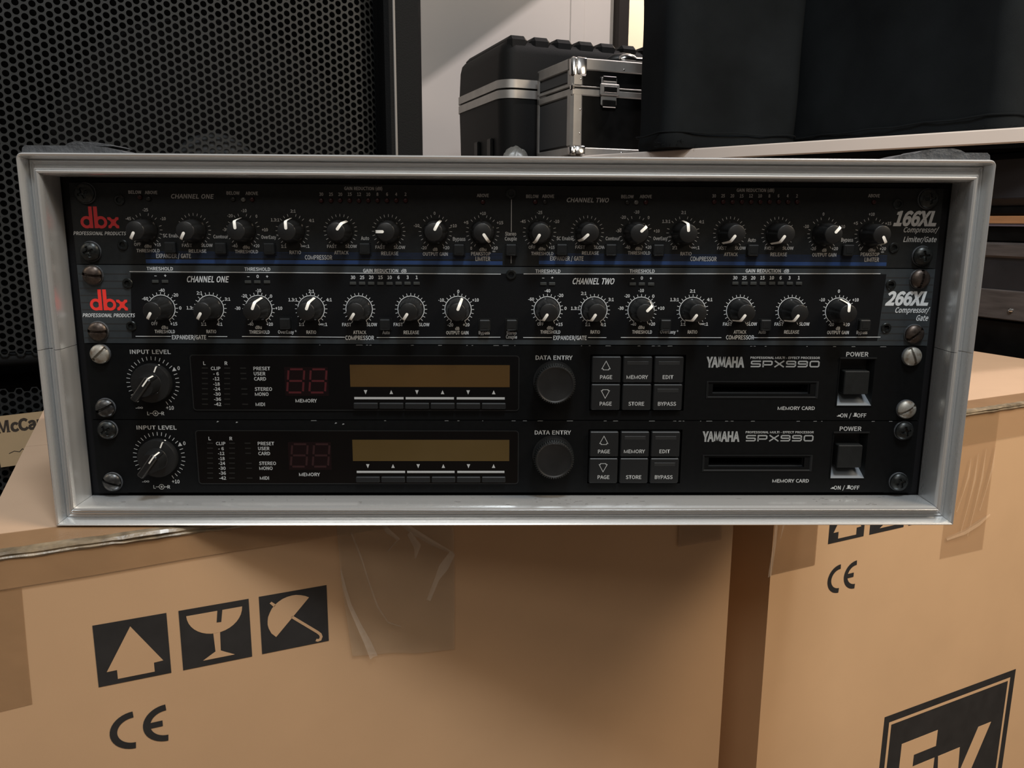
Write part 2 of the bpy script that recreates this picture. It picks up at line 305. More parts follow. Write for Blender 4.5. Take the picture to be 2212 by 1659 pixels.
    'Y': (186, '-12 264 39 264 74 187 86 159 97 135 89 135 100 159 113 187 148 264 198 264 116 98 116 -8 69 -8 69 98', '0d01000d0201070908070a09060a070d0302050406040a060d04030d0a040c0a0d0c0b0a'),
    'Z': (211, '139 222 22 222 22 264 200 264 200 235 71 35 202 35 202 -8 10 -8 10 22', '010302010403010004000504090500090605090706080709'),
    'a': (197, '44 103 128 126 123 148 97 161 69 155 38 138 18 173 58 194 104 203 160 179 177 118 177 -8 136 -8 133 15 141 15 112 -4 76 -12 31 4 12 50 130 89 75 75 60 51 67 34 85 29 108 35 130 50', '070908060907060309030209020a09050406040306010a02000a0100130a130b0a121400141300190b13121514121615180e190e0b19111612170e18111716110d170d0e17110f0d0f0c0d0f0b0e100f110c0b0f'),
    'b': (216, '67 12 64 -8 25 -8 25 286 72 286 72 202 71 183 88 194 124 203 185 174 206 98 180 17 117 -12 86 -5 60 12 147 144 114 160 94 155 72 138 72 46 92 34 110 30 143 48 158 98', '020403020504070908020605060907021206121106111006100906100f090f0a09170a0f021312160a17160b0a150b16021413020e140e15140e0b150e000b000c0b020d0e010d000d0c0002010d'),
    'c': (179, '40 174 109 203 145 195 176 174 150 141 128 157 112 160 74 142 59 95 74 47 111 30 131 35 157 51 179 17 143 -5 106 -12 38 16 10 95', '0002010003021107000706000603000605030504031108071008111009080b0d0c100a090a0d0b100d0a100e0d0f0e10'),
    'd': (217, '37 174 100 203 133 196 146 187 145 205 145 286 192 286 192 -8 152 -8 149 15 157 15 132 -4 96 -12 34 16 11 95 145 144 127 156 108 160 74 143 59 95 72 47 105 30 126 36 145 52', '040605040706030704000201000302001103111003100f030f07030e120012110017070f0e13120e14130d140e1607170d1514150a160a07160d0a150c090d090a0d0c0b090b08090b070a08070b'),
    'e': (194, '38 174 103 203 166 176 187 107 186 95 185 80 61 80 74 45 114 29 136 32 164 46 182 11 146 -6 108 -12 39 16 10 95 133 149 104 161 74 148 61 118 141 118', '0002010011021110021003020f12001211001403100f13120f14130f03140f04030f05040e060f06050f0e0706090b0a0e0807080b090e0b080d0b0e0d0c0b'),
    'f': (114, '30 197 30 222 45 272 92 291 111 289 134 282 123 243 105 249 98 250 82 243 77 219 77 198 117 198 117 157 77 157 77 -8 30 -8 30 157 4 157 4 195', '020403020504020605010802080702070602010908010a09000a01000b0a000c0b000d0c130d00120d13110d12100e110e0d11100f0e'),
    'g': (197, '19 -9 38 10 38 5 27 16 21 39 29 64 42 78 42 73 26 93 17 128 40 183 95 203 112 201 124 198 197 198 197 158 164 158 168 152 173 126 151 72 97 53 80 55 70 58 66 54 64 45 68 36 90 31 127 31 181 19 201 -22 171 -74 96 -95 35 -81 10 -38 119 154 96 163 73 154 64 127 74 100 96 90 119 100 129 127 146 -15 122 -10 89 -10 77 -10 68 -8 57 -19 54 -31 65 -50 101 -58 140 -47 152 -27', '0a0c0b0a0d0c0a0e0d0a0f0e09240a24230a230f0a221023100f23221110092524291122291211082509281229082625281312271328082726070608062708061327051306051613161413041605041716151416041817041918031904031a191a1c1b031c1a031d1c020103011d03002e012e2b012b1d01002f2e2d2b2e212f002c2b2d2a1d2b341d2a21302f341e1d331e34213130203121321e33203231201e32201f1e'),
    'i': (96, '27 271 48 279 69 271 78 251 70 229 48 221 27 229 19 251 72 198 72 -8 25 -8 25 198', '0a080b0a0908000201000302070300070403060407050406'),
    'l': (99, '25 286 72 286 72 37 73 30 75 30 75 30 86 31 93 -7 78 -11 65 -12 34 1 25 37', '0b01000b02010a020b0a03020507060a04030407050a070409070a090807'),
    'm': (324, '65 198 68 170 60 170 86 192 121 203 161 192 175 170 200 192 238 203 287 181 302 121 302 -8 255 -8 255 115 247 150 227 159 208 153 187 135 187 -8 140 -8 140 115 132 150 112 159 93 153 72 135 72 -8 25 -8 25 198', '0709080305041a021b02001b020100020503020605060907060f090f0e090e0a091a1802181702171602160602160f0616100f1510161511101411150d0a0e1a19181412110d0b0a1312140c0b0d'),
    'n': (214, '65 198 68 170 60 170 88 192 127 203 176 181 192 121 192 -8 145 -8 145 115 137 150 116 159 94 153 72 134 72 -8 25 -8 25 198', '0305040f0210020010020100020503020b050b0a050a06050f0d020d0c020c0b0209060a0f0e0d090706080709'),
    'o': (212, '39 174 106 203 173 174 202 95 173 16 106 -13 39 16 10 95 140 143 106 160 73 143 59 95 73 47 106 30 140 47 154 95', '000201070a000a0900090200090802080302070b0a0f03080e030f070c0b060c070e04030d040e060d0c06040d050406'),
    'p': (217, '65 198 68 176 60 176 88 194 124 203 185 174 206 98 180 17 117 -12 87 -6 71 4 72 -16 72 -88 25 -88 25 198 147 144 114 160 94 155 72 138 72 46 92 34 110 30 143 48 158 98', '0305040d020e02000e0201000205030d1202121102111002100502100f050f060517060f0d13121606171607061507160d0a130a14130a15140a07150a08070d0b0a09080a0d0c0b'),
    'r': (136, '65 198 68 163 59 163 82 191 115 203 129 202 145 196 136 154 121 158 113 159 92 150 72 120 72 -8 25 -8 25 198', '0305040306050d000e0d02000201000307060209030908030807030d0b020b0a020a09020d0c0b'),
    's': (164, '25 53 55 34 83 28 106 35 112 49 101 67 74 79 34 100 13 141 33 185 87 203 123 196 157 175 132 144 108 158 88 162 66 156 61 143 70 128 96 116 138 96 159 52 139 6 82 -12 40 -4 0 19', '090b0a090c0b080f090f0c090f0e0c0e0d0c08100f081110081211071208071312071413061407061514051506041505190100041615031604021603190201191602181619181716'),
    't': (132, '30 157 2 157 2 195 33 197 36 251 77 251 77 198 129 198 129 157 77 157 77 59 83 36 100 29 108 30 126 36 136 -3 111 -10 91 -12 43 7 30 58', '030504030605030706030807020803010802000801130900090800130a09130b0a120b13120c0b0d0f0e0c0f0d120f0c110f1211100f'),
    'u': (213, '22 198 69 198 69 74 77 40 98 31 120 37 141 58 141 198 188 198 188 -8 147 -8 145 22 153 22 126 -2 87 -12 37 9 22 69', '1001001002010608070609081003020f0310050c060c09060f0403040c050f0b040b0c040d090c0f0d0b0d0a0b0e0d0f0a090d'),
    'v': (182, '43 198 81 84 90 56 97 33 87 33 94 56 103 84 141 198 188 198 116 -8 68 -8 -6 198', '0a000b0a01000608070609080a02010509060403050309050a03020a0903'),
    'y': (182, '14 -43 28 -47 33 -48 55 -38 70 -12 73 -1 -7 198 43 198 83 87 93 61 101 38 91 38 97 60 105 87 141 198 188 198 113 -19 85 -69 37 -90 22 -88 4 -83', '0507060508070d0f0e0d100f0509080c100d050b090b0a090b100c05100b041005031004031110021103140100140201141102141211131214'),
    '®': (166, '83 125 134 146 156 202 134 258 83 279 31 258 9 202 31 146 83 139 41 157 25 202 41 247 83 265 124 247 141 202 124 157 54 163 70 163 70 191 86 191 100 163 118 163 100 196 110 204 114 217 105 237 84 243 54 243 70 203 70 230 81 230 94 226 98 216 93 206 80 203', '050c040c0304050b0c0d030c060b050d0203060a0b0e020d101d1b1d1a1b1d191a1d1e191e1f191f1819101c1d20181f20171821172022172122161710121c12221c121622070a0607090a0f020e0f010212131613151610111214151307080908010f080001000807'),
    '∞': (350, '320 73 267 54 210 70 175 102 140 70 83 54 29 73 4 132 29 190 83 209 140 193 175 161 210 193 267 209 320 190 346 132 122 158 83 169 56 159 44 132 56 104 83 94 122 105 149 132 294 159 267 169 228 158 201 132 228 105 267 94 294 104 306 132', '0c0e0d080a09080b0a0b0e0c071208121108110b080b190e19180e180f0e100b110b1a19101a0b1f0f18071312171a10171b1a0613071f000f1e001f061413171c1b161c1716031c031d1c1503160615141d001e150403021d0302001d060415050406020100'),
}
GLYPHS_HEAVY = {
    '1': (194, '69 46 69 199 23 199 23 254 58 262 73 267 91 276 139 276 139 46 191 46 191 -19 12 -19 12 46', '0507060508070408050301040108040201030008010b000c0b08000b09080b0a09'),
    '2': (194, '67 96 103 146 114 185 110 202 102 212 85 216 73 213 60 206 33 179 -14 224 25 259 54 275 90 281 139 269 173 235 184 186 169 126 132 69 112 48 76 45 91 46 105 47 196 47 196 -19 -4 -19 -4 27', '0b0d0c0a0d0b0a0e0d090e0a09050e05040e040f0e080709070609060509030f04020f0302100f011002001001001110191100191311131211141615141716131714191713181719'),
    '6': (194, '15 211 57 264 113 281 144 276 169 265 202 237 158 189 134 210 125 214 117 215 95 209 78 184 77 180 56 161 81 174 108 179 156 168 188 133 199 78 186 26 153 -11 105 -24 50 -7 13 44 0 123 116 44 125 56 130 79 126 101 117 112 102 116 93 114 80 107 71 97 77 65 90 46 106 41', '010302010403010504000501000905090805080705070605000a09180a00180b0a180c0b180d0c0e100f0d100e0d111018110d181e111e1d111d1211172018201f181f1e181c121d1721201b121c1722211a121b1a131217232219131a172423162417241319161324161413151416'),
    'A': (213, '138 276 238 -19 163 -19 139 59 73 59 48 -19 -25 -19 75 276 114 138 105 167 97 196 92 211 119 211 115 196 107 167 98 138 93 123 119 123', '060b070b00070b0c000c0100060a0b0d010c06090a0e010d060f090f08090f080e08010e11010806100f061110060411040311030111060504020103'),
    'C': (223, '18 208 65 262 133 281 169 275 197 261 231 232 189 182 162 205 149 211 136 213 103 204 82 176 73 129 81 81 102 53 135 43 150 46 165 53 195 80 237 31 199 -4 168 -19 131 -24 64 -5 17 48 1 128', '010302010403000401000504000905090805080705070605000a09190a00190b0a190c0b190d0c180d19180e0d111312180f0e101311170f180f131017130f171413171514161517'),
    'H': (255, '87 276 87 168 168 168 168 276 239 276 239 -19 168 -19 168 102 87 102 87 -19 16 -19 16 276', '0a000b0a01000204030205040a08010802010807020705020a0908060507'),
    'L': (190, '87 276 87 47 199 47 199 -19 16 -19 16 276', '040005040100040201040302'),
    'M': (318, '22 0 81 0 81 276 22 276 233 0 292 0 292 276 233 276 135 0 179 0 103 276 38 276 135 0 179 0 276 276 211 276', '00010200020304050604060708090a080a0b0c0d0e0c0e0f'),
    'X': (201, '-22 276 58 276 98 200 105 188 111 176 113 172 91 172 93 175 98 188 105 200 144 276 222 276 142 131 228 -19 148 -19 104 60 98 74 90 87 88 92 110 92 108 88 101 74 94 61 52 -19 -27 -19 59 133', '190100190201090b0a090c0b190802080302080309030c09040c03190708050c04190607190506190c05181219120c1912130c130d0c181112140d13150d14181011160f150f0d15181610160f101817160e0d0f'),
    'Y': (186, '-31 276 46 276 85 192 93 173 101 155 105 147 82 147 86 155 94 173 102 192 140 276 217 276 128 95 128 -19 58 -19 58 95', '0f01000f0201090b0a090c0b0f0302080c09070408040508050c080f06030607030704030f05060f0c050e0c0f0e0d0c'),
    'a': (197, '17 97 64 125 116 136 116 137 110 145 97 149 82 147 66 141 34 122 3 177 41 199 69 210 104 214 152 202 180 166 188 118 188 -19 126 -19 123 4 145 4 129 -7 104 -19 75 -24 38 -16 11 10 1 50 118 76 93 71 75 60 71 50 73 45 76 42 85 41 97 42 109 49 118 56', '0b0d0c0a0d0b0a0e0d090e0a080709070609060e0906050e05040e040f0e030f04020f03010f02000f01001a0f1a100f191b001b1a0023101a191c1b191d1c221023191e1d181e19211022181f1e20102118201f181320131020171218121318171112141013151114111014161517151117'),
    'c': (179, '14 158 54 200 108 214 137 210 160 200 192 176 152 125 128 144 119 148 112 149 91 142 77 125 70 95 76 65 90 48 111 41 121 43 132 48 160 68 195 14 159 -10 134 -20 106 -24 52 -10 13 32 -1 95', '010302010403000401000504000905090805080705070605190a000a0900190b0a190c0b180c19180d0c111312180e0d101311180f0e0f131018130f171318171413161417161514'),
    'e': (194, '13 158 51 200 103 215 155 201 188 161 198 107 198 98 197 91 195 69 74 69 76 62 91 46 114 40 126 41 138 45 168 62 197 7 161 -13 137 -21 108 -24 53 -10 13 32 -1 95 128 135 119 146 104 150 89 146 76 133 75 129 129 129', '010302010403000401001904191804180504161a001a1900170518161b1a1d0517161c1b161d1c16051d160605160706150916090716090807150a090e100f150b0a150c0b0d100e0c100d15100c141015141110131114131211'),
    'l': (99, '13 298 83 298 83 37 84 35 80 40 76 41 74 41 74 41 95 45 106 -15 84 -22 76 -23 64 -24 35 -16 18 7 13 36', '0f01000f07010705010504010402010705080504080402080209080f06070604050f04060f03040309020e030f0e09030d090e0d0a090c0a0d0c0b0a'),
    'u': (213, '10 209 81 209 81 75 84 52 88 45 98 43 108 44 119 52 130 63 130 209 200 209 200 -19 137 -19 134 11 158 11 144 -4 118 -18 87 -24 44 -13 18 21 10 68', '140100140201080a09080b0a140302130314070b08130403060e070e0b07130504050e06130e05120d130d0e13120c0d0f0b0e100b0f111012100c120c0b10'),
    'y': (182, '6 -28 29 -36 32 -36 32 -36 43 -33 51 -25 59 -8 61 -1 -24 209 51 209 94 91 100 73 107 55 109 50 83 50 84 54 89 72 94 90 133 209 205 209 124 -23 106 -61 78 -90 37 -101 25 -100 15 -99 -10 -91', '070908070a09111312110b130b0d130d141307110a110b0a0710110c0d0b070f10070e0f070d0e07140d0614070514060515140415051a01000315041a02011a03021a15031a16151a171619171a181719'),
}

def unpack(tbl):
    G = {}
    for ch, (adv, vs, fs) in tbl.items():
        n = [int(t)/1000 for t in vs.split()]; k = [int(fs[i:i+2], 16) for i in range(0, len(fs), 2)]
        G[ch] = (list(zip(n[::2], n[1::2])), [tuple(k[i:i+3]) for i in range(0, len(k), 3)], adv/1000)
    return G
FONT = {'': (unpack(GLYPHS), CAP), 'B': (unpack(GLYPHS_HEAVY), CAP_HEAVY)}
def text(m, s, cx, cz, h, w, st, y=-.06, mi=0, squeeze=.86):
    """centred on (cx, cz), capital height h, total width w (0: natural)"""
    k='B' if 'B' in st else ''
    G,cap=FONT[k]; sc=h/cap; x=0; parts=[]
    for ch in s:
        if ch==' ': x+=.105; continue
        v,f,adv=G[ch]; parts.append((x,v,f)); x+=adv
    xs=[x0+p[0] for x0,v,f in parts for p in v]; lo,hi=min(xs),max(xs)
    kx=w/(hi-lo) if w else sc*squeeze
    sh=.22 if 'i' in st else 0
    for x0,v,f in parts:
        m.add([(cx+(x0+px-(lo+hi)/2)*kx+sh*(pz*sc-h/2), y, cz+pz*sc-h/2) for px,pz in v], [tuple(q) for q in f], mi)
def arc(cx,cz,r,a0,a1,n): return [(cx+r*sin(radians(a0+(a1-a0)*i/n)),cz+r*cos(radians(a0+(a1-a0)*i/n))) for i in range(n+1)]
def ticks(m,cx,cz,r0,r1,angs,w,y=-.06):
    for a in angs:
        t=radians(a); m.ribbon([(cx+r0*sin(t),cz+r0*cos(t)),(cx+r1*sin(t),cz+r1*cos(t))],w,y)
def disc(m,cx,cz,r,y,seg=20,mi=0): m.poly([(cx+r*cos(2*pi*i/seg),cz+r*sin(2*pi*i/seg)) for i in range(seg)],y,mi)
def plate(m,x0,x1,z0,z1,holes,y0=0.,y1=3.,mi=0):
    """flat plate, front at y0 and back at y1, with rectangular holes"""
    xs=sorted({x0,x1}|{v for h in holes for v in (h[0],h[1])}); zs=sorted({z0,z1}|{v for h in holes for v in (h[2],h[3])})
    inh=lambda x,z: any(h[0]<x<h[1] and h[2]<z<h[3] for h in holes)
    for i in range(len(xs)-1):
        for j in range(len(zs)-1):
            a,b,c,d=xs[i],xs[i+1],zs[j],zs[j+1]
            if inh((a+b)/2,(c+d)/2): continue
            m.add([(a,y0,c),(b,y0,c),(b,y0,d),(a,y0,d)],[(0,1,2,3)],mi); m.add([(a,y1,c),(b,y1,c),(b,y1,d),(a,y1,d)],[(3,2,1,0)],mi)
    for (a,b,c,d) in [(x0,x1,z0,z1)]:
        m.add([(a,y0,c),(b,y0,c),(b,y1,c),(a,y1,c)],[(3,2,1,0)],mi); m.add([(a,y0,d),(b,y0,d),(b,y1,d),(a,y1,d)],[(0,1,2,3)],mi)
        m.add([(a,y0,c),(a,y0,d),(a,y1,d),(a,y1,c)],[(0,1,2,3)],mi); m.add([(b,y0,c),(b,y0,d),(b,y1,d),(b,y1,c)],[(3,2,1,0)],mi)
    for (a,b,c,d) in holes:
        m.add([(a,y0,c),(b,y0,c),(b,y1,c),(a,y1,c)],[(0,1,2,3)],mi); m.add([(a,y0,d),(b,y0,d),(b,y1,d),(a,y1,d)],[(3,2,1,0)],mi)
        m.add([(a,y0,c),(a,y0,d),(a,y1,d),(a,y1,c)],[(3,2,1,0)],mi); m.add([(b,y0,c),(b,y0,d),(b,y1,d),(b,y1,c)],[(0,1,2,3)],mi)
def well(m,o,i,y0,y1,floor=True,mi=0):
    """funnel from the outer rectangle o at y0 to the inner rectangle i at y1"""
    O=[(o[0],o[2]),(o[1],o[2]),(o[1],o[3]),(o[0],o[3])]; I=[(i[0],i[2]),(i[1],i[2]),(i[1],i[3]),(i[0],i[3])]
    m.add([(x,y0,z) for x,z in O]+[(x,y1,z) for x,z in I],[(k,(k+1)%4,4+(k+1)%4,4+k) for k in range(4)]+([(4,5,6,7)] if floor else []),mi)

# ================================================================== the room
A23 = radians(23); A25 = radians(25)
def room(px, py, ang=A23):
    """point function of a frame turned by ang about (px, py): u along the face, d into depth"""
    c, s = cos(ang), sin(ang)
    return lambda u, d, z: (px+u*c-d*s, py+u*s+d*c, z)
m = M(); m.box(-2600, 3600, -2600, 4200, -40, 0); structure(m.build('floor', floor_m, loc=(0,0,0)))
m = M(); m.box(-2600, 3600, -2750, -2600, 0, 2700); structure(m.build('wall_front', front_m, loc=(0,0,0)))
wf = W(0, 2085, 0)
m = M(); m.box(-2200, 384, 0, 120, -FLOOR, 2100); structure(m.build('wall_back', wall_m, loc=wf, rot=(0,0,A23)))
m = M(); m.box(-2200, 2600, 900, 1000, -FLOOR, 2100); structure(m.build('wall_beyond', wall2_m, loc=wf, rot=(0,0,A23)))
m = M(); m.box(1350, 2600, 0, 120, -FLOOR, 2100); structure(m.build('wall_right', wall_m, loc=wf, rot=(0,0,A23)))
# shallow step added to give the soft upright shade band left of the doorway
m = M(); m.cbox(232, 282, -3, 10, -FLOOR, 2100, 2.5); structure(m.build('shade_step_1', wall_m, loc=wf, rot=(0,0,A23)))
d1 = bpy.data.objects.new('door_1', None); COL.objects.link(d1); d1.location = wf; d1.rotation_euler = (0,0,A23); d1['kind'] = 'structure'
for x in (384, 1310): M().cbox(x, x+40, -30, 140, -FLOOR, 1500, 3).build('door_jamb', post_m, d1)
M().cbox(384, 1350, -30, 140, 1500, 1540, 3).build('door_head', post_m, d1)
# unseen slab, added as blocker; its edge throws the slanting shade on the wall
m = M(); m.add([(117,1787,948),(1027,2173,1668),(1027,2173,2868),(117,1787,2148),(117,1847,948),(1027,2233,1668),(1027,2233,2868),(117,1847,2148)],
      [(0,1,2,3),(7,6,5,4),(0,4,5,1),(1,5,6,2),(2,6,7,3),(3,7,4,0)])
structure(m.build('shade_blocker', wall_m, loc=W(0,0,0)))

# ================================================================== cardboard cartons
def carton(name, label, corner, ang, width, depth, drop, card):
    t = thing(name, label, 'box', W(*corner), ang)
    H = FLOOR-15-drop
    # front, back and sides as one folded body, gently bowed, with the two top flaps as parts
    m = M(); n = 14
    def sheet(p, q, bow):
        vs = []; fs = []
        for i in range(n+1):
            for j in range(n+1):
                a = i/n; b = j/n; k = bow*sin(pi*a)*sin(pi*b)
                P = Vector(p)+(Vector(q)-Vector(p))*a; dx, dy = (q[1]-p[1]), -(q[0]-p[0]); L = math.hypot(dx, dy)
                vs.append((P.x+dx/L*k, P.y+dy/L*k, -H-4+(H+0)*b))
        for i in range(n):
            for j in range(n): fs.append((i*(n+1)+j, (i+1)*(n+1)+j, (i+1)*(n+1)+j+1, i*(n+1)+j+1))
        m.add(vs, fs)
    c = [(0,0),(width,0),(width,depth),(0,depth)]
    for i in range(4): sheet(c[i], c[(i+1)%4], 0.0)
    m.add([(0,0,-H-4),(width,0,-H-4),(width,depth,-H-4),(0,depth,-H-4)], [(3,2,1,0)])
    m.build('carton_body', card, t)
    # flaps: the near one dips and buckles a little along the front fold
    def flap(y0, y1, seed, front):
        rnd = random.Random(seed); nx = 40; top = []; bot = []
        f = M(); vs = []; fs = []
        for i in range(nx+1):
            x = width*i/nx
            dip = (1.0+.8*sin(x*.021+seed)+.5*sin(x*.07)) if front else 0
            for (yy, zz) in ((y0-(.9 if front else 0), -dip*1.4-.2), (y0+6, -dip*.6), (y0+28, -.2), (y1, 0), (y1, -3.6), (y0+6, -3.6-dip*.3), (y0-(.9 if front else 0), -3.8-dip*.4)):
                vs.append((x, yy, zz))
        for i in range(nx):
            for k in range(7): fs.append((i*7+k, (i+1)*7+k, (i+1)*7+(k+1)%7, i*7+(k+1)%7))
        fs.append(tuple(range(7))); fs.append(tuple(nx*7+k for k in range(6,-1,-1)))
        f.add(vs, fs); f.build('top_flap', card_top, t)
    flap(0, depth/2-.8, 1, True); flap(depth/2+.8, depth, 2, False)
    return t
left = carton('cardboard_box', 'large brown cardboard box carrying the rack case, arrow, glass and umbrella signs on its front', (-282.1, -57.0, -15), A23, 500, 450, 4, card)
right = carton('cardboard_box', 'cardboard box set back at the right with a big black square-framed logo', (225.0, 179.0, -15), A25, 575, 480, 4, card_lit)

def sq(x0, x1, z1, z0): return [(x0,z0),(x1,z0),(x1,z1),(x0,z1)]
def symbols(t, k, dx, dz, card):
    """three black handling signs and the conformity mark; k scales, dx and dz shift (mm on the box front)"""
    P = lambda l: [(x*k+dx, z*k+dz) for x, z in l]
    a = M(); a.prism(P(sq(52.3,90.6,-51.2,-89.2)), -.25, .2).build('arrow_sign', print_ink, t)
    b = M(); b.prism(P([(71.2,-55.5),(86.8,-80.3),(81.8,-80.6),(81.8,-86.3),(62.4,-86.3),(62.4,-80.7),(57.1,-80.8)]), -.4, .1).build('arrow_knockout', card, t)
    a = M(); a.prism(P(sq(97.1,136.3,-51.3,-89.2)), -.25, .2).build('glass_sign', print_ink, t)
    bowl = [(101,-55.4)]+[(116.65-15.6*cos(radians(q)), -55.4-14*sin(radians(q))) for q in range(10,180,10)]+[(132.3,-55.4)]
    b = M(); b.prism(P(bowl), -.4, .1); b.prism(P([(115.1,-69.2),(118.9,-69.2),(118.6,-81.2),(121,-82.6),(126.3,-85.5),(108.4,-85.5),(113.2,-82.6),(115.6,-81.2)]), -.4, .1)
    b.build('glass_knockout', card, t)
    M().prism(P([(118.3,-54.9),(121.1,-54.9),(120.0,-62.8),(117.4,-62.6)]), -.5, .1).build('glass_crack', print_ink, t)
    a = M(); a.prism(P(sq(142.2,183,-51.2,-89)), -.25, .2).build('umbrella_sign', print_ink, t)
    b = M(); b.prism(P([(171.9,-57.2),(169.8,-55.9),(167.0,-54.8),(164.2,-54.1),(161.7,-54.0),(158.7,-54.4),(156,-55.2),(153.4,-56.6),(151,-58.4),(149.3,-60.4),(148,-62.8),(146.9,-65.3),(146.5,-67.9),(146.4,-70.3),(146.9,-72.9),(148.3,-76.4),(151,-79.4)]), -.4, .1)
    b.prism(P([(148.3,-56.6),(149.4,-55.7),(152,-58.2),(150.8,-59.6)]), -.4, .1)
    b.xf(lambda x,y,z: (x,y,z)); b.ribbon(P([(160.8,-67.8),(176.2,-81.6),(177.8,-83.4),(178.3,-85.2),(177.6,-86.9),(176.2,-87.2),(175.0,-86.6)]), 1.7*k, -.4)
    b.build('umbrella_knockout', card, t)
    c = M(); w = 3.9*k
    for cx in (68.4, 86.0): c.ribbon(P([(cx-11.1*sin(radians(a)), -120.6+10.0*cos(radians(a))) for a in range(0, 181, 9)]), w, -.25)
    c.ribbon(P([(75.2,-120.4),(83.6,-120.4)]), w*.95, -.27)
    c.build('conformity_mark', print_ink, t)
symbols(left, 1, 0, 0, card)
symbols(right, 1.141, 5.2, -2.6, card_lit)
# framed logo on the right carton
g = M(); g.prism(sq(163.2,366.4,-301.8,-490), -.25, .2).build('logo_panel', print_ink, right)
g = M()
for a, b in [((170,-309.2),(359.6,-309.2)),]:
    g.ribbon([(171.9,-311),(356.4,-311),(356.4,-480),(171.9,-480)], 3.4, -.4, closed=True)
g.build('logo_inner_line', card_lit, right)
g = M(); g.prism([(192.6,-340),(246.3,-340),(246.3,-358.4),(213,-358.4),(213,-372),(246.3,-372),(246.3,-390),(213,-390),(213,-420),(246.3,-420),(246.3,-438),(192.6,-438)], -.45, .1)
g.prism([(252,-372.2),(286.2,-372.2),(288.6,-407),(313.6,-356.2),(334.6,-356.2),(289,-450),(262,-450)], -.45, .1)
g.build('logo_letters', card_lit, right)
# parcel tape: laid just above the board
def tape_patch(t, pts, y, mt, name='packing_tape', wob=0): 
    m = M(); m.prism(pts, y, y+.08); return m.build(name, mt, t)
tape_patch(left, [(0,-3.5),(500,-3.5),(500,-19),(300,-19),(128,-19.3),(103,-19.6),(55,-20.9),(0,-21.4)], -1.25, tape)
tape_patch(left, [(0,-21.5),(20.8,-22.5),(19.8,-60),(19.2,-91.1),(3.7,-91.9),(0,-92)], -.35, tape)
tape_patch(left, [(190,-4),(267,-4),(267.4,-60),(266.9,-113),(240,-110),(225,-106),(197.3,-102.3),(192,-50)], -1.6, tape_clear)
tape_patch(left, [(447,-4),(488,-4),(487.6,-69.8),(447.2,-69)], -1.4, tape)
tape_patch(right, [(0,-4),(50.5,-4),(50.5,-120.8),(1,-120.6)], -.6, tape)
tape_patch(right, [(218.5,-4),(281,-4),(281.5,-148),(217.4,-146.5)], -.6, tape_faint)
tape_patch(right, [(0,-4),(575,-4),(575,-34),(0,-34)], -1.3, tape_faint)
for t, wd in ((left, 500), (right, 575)):
    m = M(); m.box(0, wd, 2, 27, .15, .25); m.build('packing_tape', tape, t)
    # the glossy buckled fold along the front top edge
    m = M(); n = 90; vs = []; fs = []; rnd = random.Random(wd)
    for i in range(n+1):
        x = wd*i/n; a = rnd.uniform(-.35,.35)
        k = math.exp(-((x-(84 if t is left else 270))/16)**2)*1.3
        for (y, z) in ((-1.5, -5.0+a*.4), (-2.3-k*.5, -3.9+a*.7), (-1.4, -3.0+a*.3), (-2.1-k, -1.9+a*.7+k*.4), (-1.6, -.5+k*.5+a*.3), (2.5, .3)):
            vs.append((x, y+rnd.uniform(-.25,.25), z+rnd.uniform(-.2,.2)))
    for i in range(n):
        for k in range(5): fs.append((i*6+k,(i+1)*6+k,(i+1)*6+k+1,i*6+k+1))
    m.add(vs, fs); m.build('creased_fold', [fold_gloss], t, sharp=20)
# torn strips of clear film sticking out from the tape
def strip(t, pts, w, name='loose_film'):
    m = M(); vs = []; fs = []; n = len(pts)
    for i, (x, z, y) in enumerate(pts):
        ww = w[i]; a = pts[min(i+1,n-1)]; b = pts[max(i-1,0)]; dx, dz = a[0]-b[0], a[1]-b[1]; L = math.hypot(dx, dz)
        nx, nz = -dz/L, dx/L
        vs += [(x+nx*ww, y-1.2*(i%2), z+nz*ww), (x, y-.2, z), (x-nx*ww, y-1.0, z-nz*ww)]
    for i in range(n-1):
        for k in (0,1): fs.append((i*3+k,(i+1)*3+k,(i+1)*3+k+1,i*3+k+1))
    m.add(vs, fs); m.build(name, film_faint if t is right and pts[0][0] > 100 else film, t, sharp=15)
strip(left, [(191.6,-41,-2.2),(193,-52,-3.5),(196,-65,-4),(201,-79,-4.5),(206.6,-93,-4),(210.8,-105.4,-2.4)], [.4,1,1.2,1.5,2.2,2.6])
strip(left, [(199,-18,-2),(204,-34,-3.5),(209,-53,-3.5),(214,-70,-3),(221,-83,-2.2),(230,-88,-2)], [.5,.6,.5,.6,.4,.3])
strip(left, [(226,-12,-2.4),(238,-22,-5),(251,-32,-6),(264.2,-40.5,-7)], [1.2,2.0,1.6,.6])
strip(left, [(264.2,-40.5,-7),(257,-49,-8),(252.7,-56.4,-8),(246.5,-70,-8)], [2.6,3.4,2.0,1.4])
strip(left, [(236,-24,-3),(241,-33,-4),(240,-42,-3)], [1.6,2.4,.5])
strip(left, [(216,-10,-3),(222,-20,-4),(229,-27,-3),(222,-34,-2)], [1,1.6,1.2,.4])
strip(left, [(449.5,-52,-2),(459,-36,-4),(468,-20,-5)], [1,1.4,2])
strip(right, [(.5,-64,-2),(-1,-90,-2.2),(-3,-121,-1.8)], [1.8,1.6,2.4])
strip(right, [(3,-60,-2),(7,-74,-3),(5,-90,-2.6)], [2,1.2,.4])
strip(right, [(222,-126,-1.6),(246,-122,-3),(266,-116,-3.4),(283,-110,-2)], [1.6,3,2.8,1.2])
